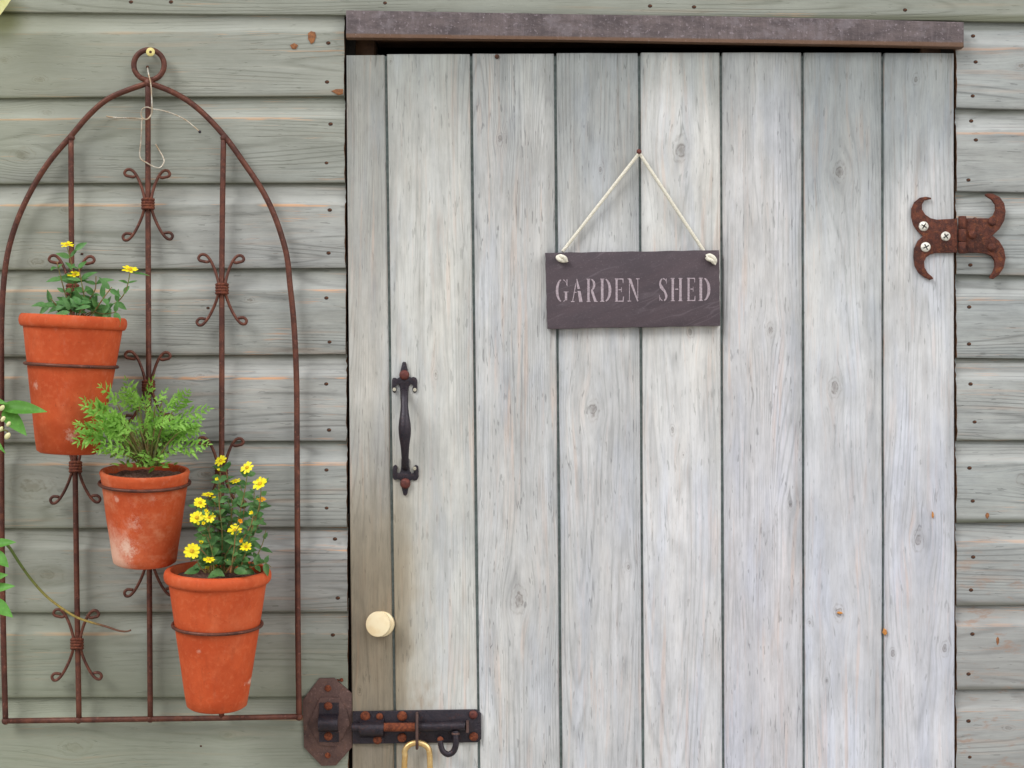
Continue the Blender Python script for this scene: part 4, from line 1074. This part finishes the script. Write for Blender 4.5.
# ------------------------------------------------------------------ climber at the left edge
rnd = random.Random(2)
cl = thing('climbing_plant', Vector((P(-25, 0, -.05).x, -.05, 0)), 'green climbing plant with cream buds reaching in at the left edge of the wall', 'climber')
YC = -.165
bm = bmesh.new()
tube(bm, smooth_path([Vector((P(-25, 0).x, -.06, 0)), P(-30, 1100, -.08), P(-20, 850, -.10), P(-28, 700, -.13), P(-18, 620, -.15), P(-14, 560, -.165), P(-20, 480, -.165), P(-16, 400, -.165), P(-26, 330, -.16)], 8), .0028, 8)
for pts in ([(-16, 425), (-6, 420), (4, 416)], [(-14, 560), (-4, 548), (4, 541)], [(-16, 575), (-8, 575), (0, 572)], [(-18, 600), (-8, 592), (0, 588)], [(-18, 620), (-6, 612), (0, 606)], [(-16, 430), (-5, 433), (4, 430), (8, 432)], [(-16, 425), (-8, 412), (2, 408)]):
    tube(bm, smooth_path([P(x, y, YC) for x, y in pts], 4), .0011, 6)
mesh_obj('stem', bm, STEMG, cl, smooth=True)
for (x, y, tx, ty, w) in ((0, 407, 45, 409, 14), (3, 410, 26, 434, 14), (-10, 545, 14, 541, 9), (-8, 552, 8, 566, 12), (-10, 590, 13, 585, 9), (-10, 600, 12, 616, 13), (-16, 400, 6, 402, 8), (-15, 430, 5, 452, 6), (-12, 580, 6, 574, 9), (-20, 660, -4, 640, 12), (-20, 480, -5, 500, 12), (-20, 350, -4, 335, 12)):
    bm = bmesh.new(); a = P(x, y, YC); b = P(tx, ty, YC - .012)
    leaf(bm, a, b - a, Vector((.1, -.9, .5)), (b - a).length, w * S, .12, .35, n=10)
    mesh_obj('leaf', bm, CLIMB, cl, smooth=True)
for (x, y, r) in ((2, 408, 2.6), (3, 419, 2.4), (8.5, 424, 2.3), (7.5, 436, 3.0), (1, 429, 2.2)):
    bm = bmesh.new(); s_ = bmesh.ops.create_icosphere(bm, subdivisions=2, radius=r * S); bmesh.ops.scale(bm, verts=s_['verts'], vec=(.8, .8, 1.25)); bmesh.ops.rotate(bm, verts=s_['verts'], matrix=Matrix.Rotation(R(35), 3, 'Y')); bmesh.ops.translate(bm, verts=s_['verts'], vec=P(x, y, YC - .01))
    mesh_obj('bud', bm, BUD, cl, smooth=True)
bm = bmesh.new()
tw = smooth_path([P(-14, 560, -.165), P(-2, 542, -.13), P(8, 546, -.10), P(18, 561, -.075), P(30, 578, -.055), P(45, 595, -.045), P(60, 607, -.042), P(76, 617, -.04), P(90, 622, -.04), P(106, 626.5, -.04), P(118, 630.5, -.04), P(126, 631.5, -.04), P(131, 630, -.04)], 4)
tube(bm, tw, [.0023 - .0011 * k / len(tw) for k in range(len(tw))], 7)
mesh_obj('twig', bm, TWIG, cl, smooth=True)
# TWIG uses object X: shift its ramp to the thing's base
# pale leaves hanging over the top left corner
lv = thing('leafy_shoot', P(-20, -60, -.12), 'pale yellow leaf of an overhanging shoot at the top left corner', 'shoot')
bm = bmesh.new(); a = P(-45, 45, -.09); b = P(22, -22, -.12)
leaf(bm, a, b - a, Vector((.25, -.9, .3)), (b - a).length, 26 * S, .03, .2, n=10); mesh_obj('leaf', bm, CLIMBY, lv, smooth=True)
bm = bmesh.new(); a = P(-60, -20, -.07); b = P(10, -45, -.08)
leaf(bm, a, b - a, Vector((.2, -.9, .3)), (b - a).length, 34 * S, .1, .3, n=10); mesh_obj('leaf', bm, CLIMBY, lv, smooth=True)
bm = bmesh.new(); tube(bm, smooth_path([P(-20, -60, -.12), P(-50, -20, -.10), P(-60, -20, -.07), P(-45, 45, -.09)], 6), .002, 8); mesh_obj('stem', bm, STEMG, lv, smooth=True)

# ------------------------------------------------------------------ loose wire on the trellis
wr = thing('loose_wire', P(147.5, 67, -.03), 'thin silvery wire looped loosely round the middle bar below the trellis ring', 'wire')
bm = bmesh.new()
W1 = [(147.5, 67, -0.0105), (148.6, 74, -0.0205), (150.8, 84, -0.0245), (151.6, 96, -0.0245), (152, 107, -0.0235), (151.5, 114, -0.0215), (147.5, 119, -0.0225), (143, 118.5, -0.0225), (141, 114, -0.0225), (142.5, 109, -0.0225), (147, 107.2, -0.0225), (153, 109, -0.0225), (162, 110.5, -0.0205), (172, 113.5, -0.0185), (184, 119, -0.0165), (192, 125, -0.0165), (199.5, 131.5, -0.0155)]
tube(bm, smooth_path([P(*w) for w in W1], 6), .0010, 6)
W2 = [(106.5, 116, -0.0120), (110, 117, -0.0145), (124, 118, -0.0205), (141, 118.8, -0.0235), (141.6, 122, -0.0235), (141, 140, -0.0225), (140, 157, -0.0215), (147, 163, -0.0215), (156, 167.5, -0.0215), (161, 167, -0.0205), (164, 162, -0.0195), (163, 157, -0.0185), (159, 150, -0.0175), (155.5, 144, -0.0200)]
tube(bm, smooth_path([P(*w) for w in W2], 6), .0010, 6)
mesh_obj('wire_strand', bm, WIRE, wr, smooth=True)
bm = bmesh.new(); s_ = bmesh.ops.create_icosphere(bm, subdivisions=2, radius=.0022); bmesh.ops.translate(bm, verts=s_['verts'], vec=P(199.8, 131.8, -.027)); mesh_obj('wire_tip', bm, IRON, wr, smooth=True)

# ------------------------------------------------------------------ light, world, camera
SUN_EL, SUN_AZ = 42, -50     # azimuth measured from the wall's outward normal, negative = from the left
w = bpy.data.worlds.new('World'); scene.world = w; w.use_nodes = True
nt = w.node_tree; bg = nt.nodes['Background']
sky = nt.nodes.new('ShaderNodeTexSky'); sky.sky_type = 'NISHITA'; sky.sun_disc = False
sky.sun_elevation = R(SUN_EL); sky.sun_rotation = R(180 - SUN_AZ * -1); sky.dust_density = 3.0; sky.air_density = 1.0
hs = nt.nodes.new('ShaderNodeHueSaturation'); hs.inputs['Saturation'].default_value = .32
nt.links.new(sky.outputs[0], hs.inputs['Color']); nt.links.new(hs.outputs[0], bg.inputs[0]); bg.inputs[1].default_value = .15
sun = bpy.data.lights.new('sun', 'SUN'); sun.energy = 2.45; sun.angle = R(28); sun.color = (1, .98, .955)
so = bpy.data.objects.new('sun', sun); COL.objects.link(so)
sd_ = Vector((math.sin(R(SUN_AZ)) * math.cos(R(SUN_EL)), -math.cos(R(SUN_AZ)) * math.cos(R(SUN_EL)), math.sin(R(SUN_EL))))
so.rotation_euler = sd_.to_track_quat('Z', 'Y').to_euler(); so.location = sd_ * 5 + Vector((0, 0, 1))

cam = bpy.data.cameras.new('camera'); co = bpy.data.objects.new('camera', cam); COL.objects.link(co)
cam.sensor_width = 36; cam.lens = 36 * D / (1024 * S); cam.clip_start = .05; cam.clip_end = 300
co.location = (0, -D, ZC); co.rotation_euler = (R(90), 0, 0); scene.camera = co
scene.view_settings.view_transform = 'Standard'; scene.view_settings.look = 'None'; scene.view_settings.exposure = 0
scene.render.resolution_x = 1024; scene.render.resolution_y = 768
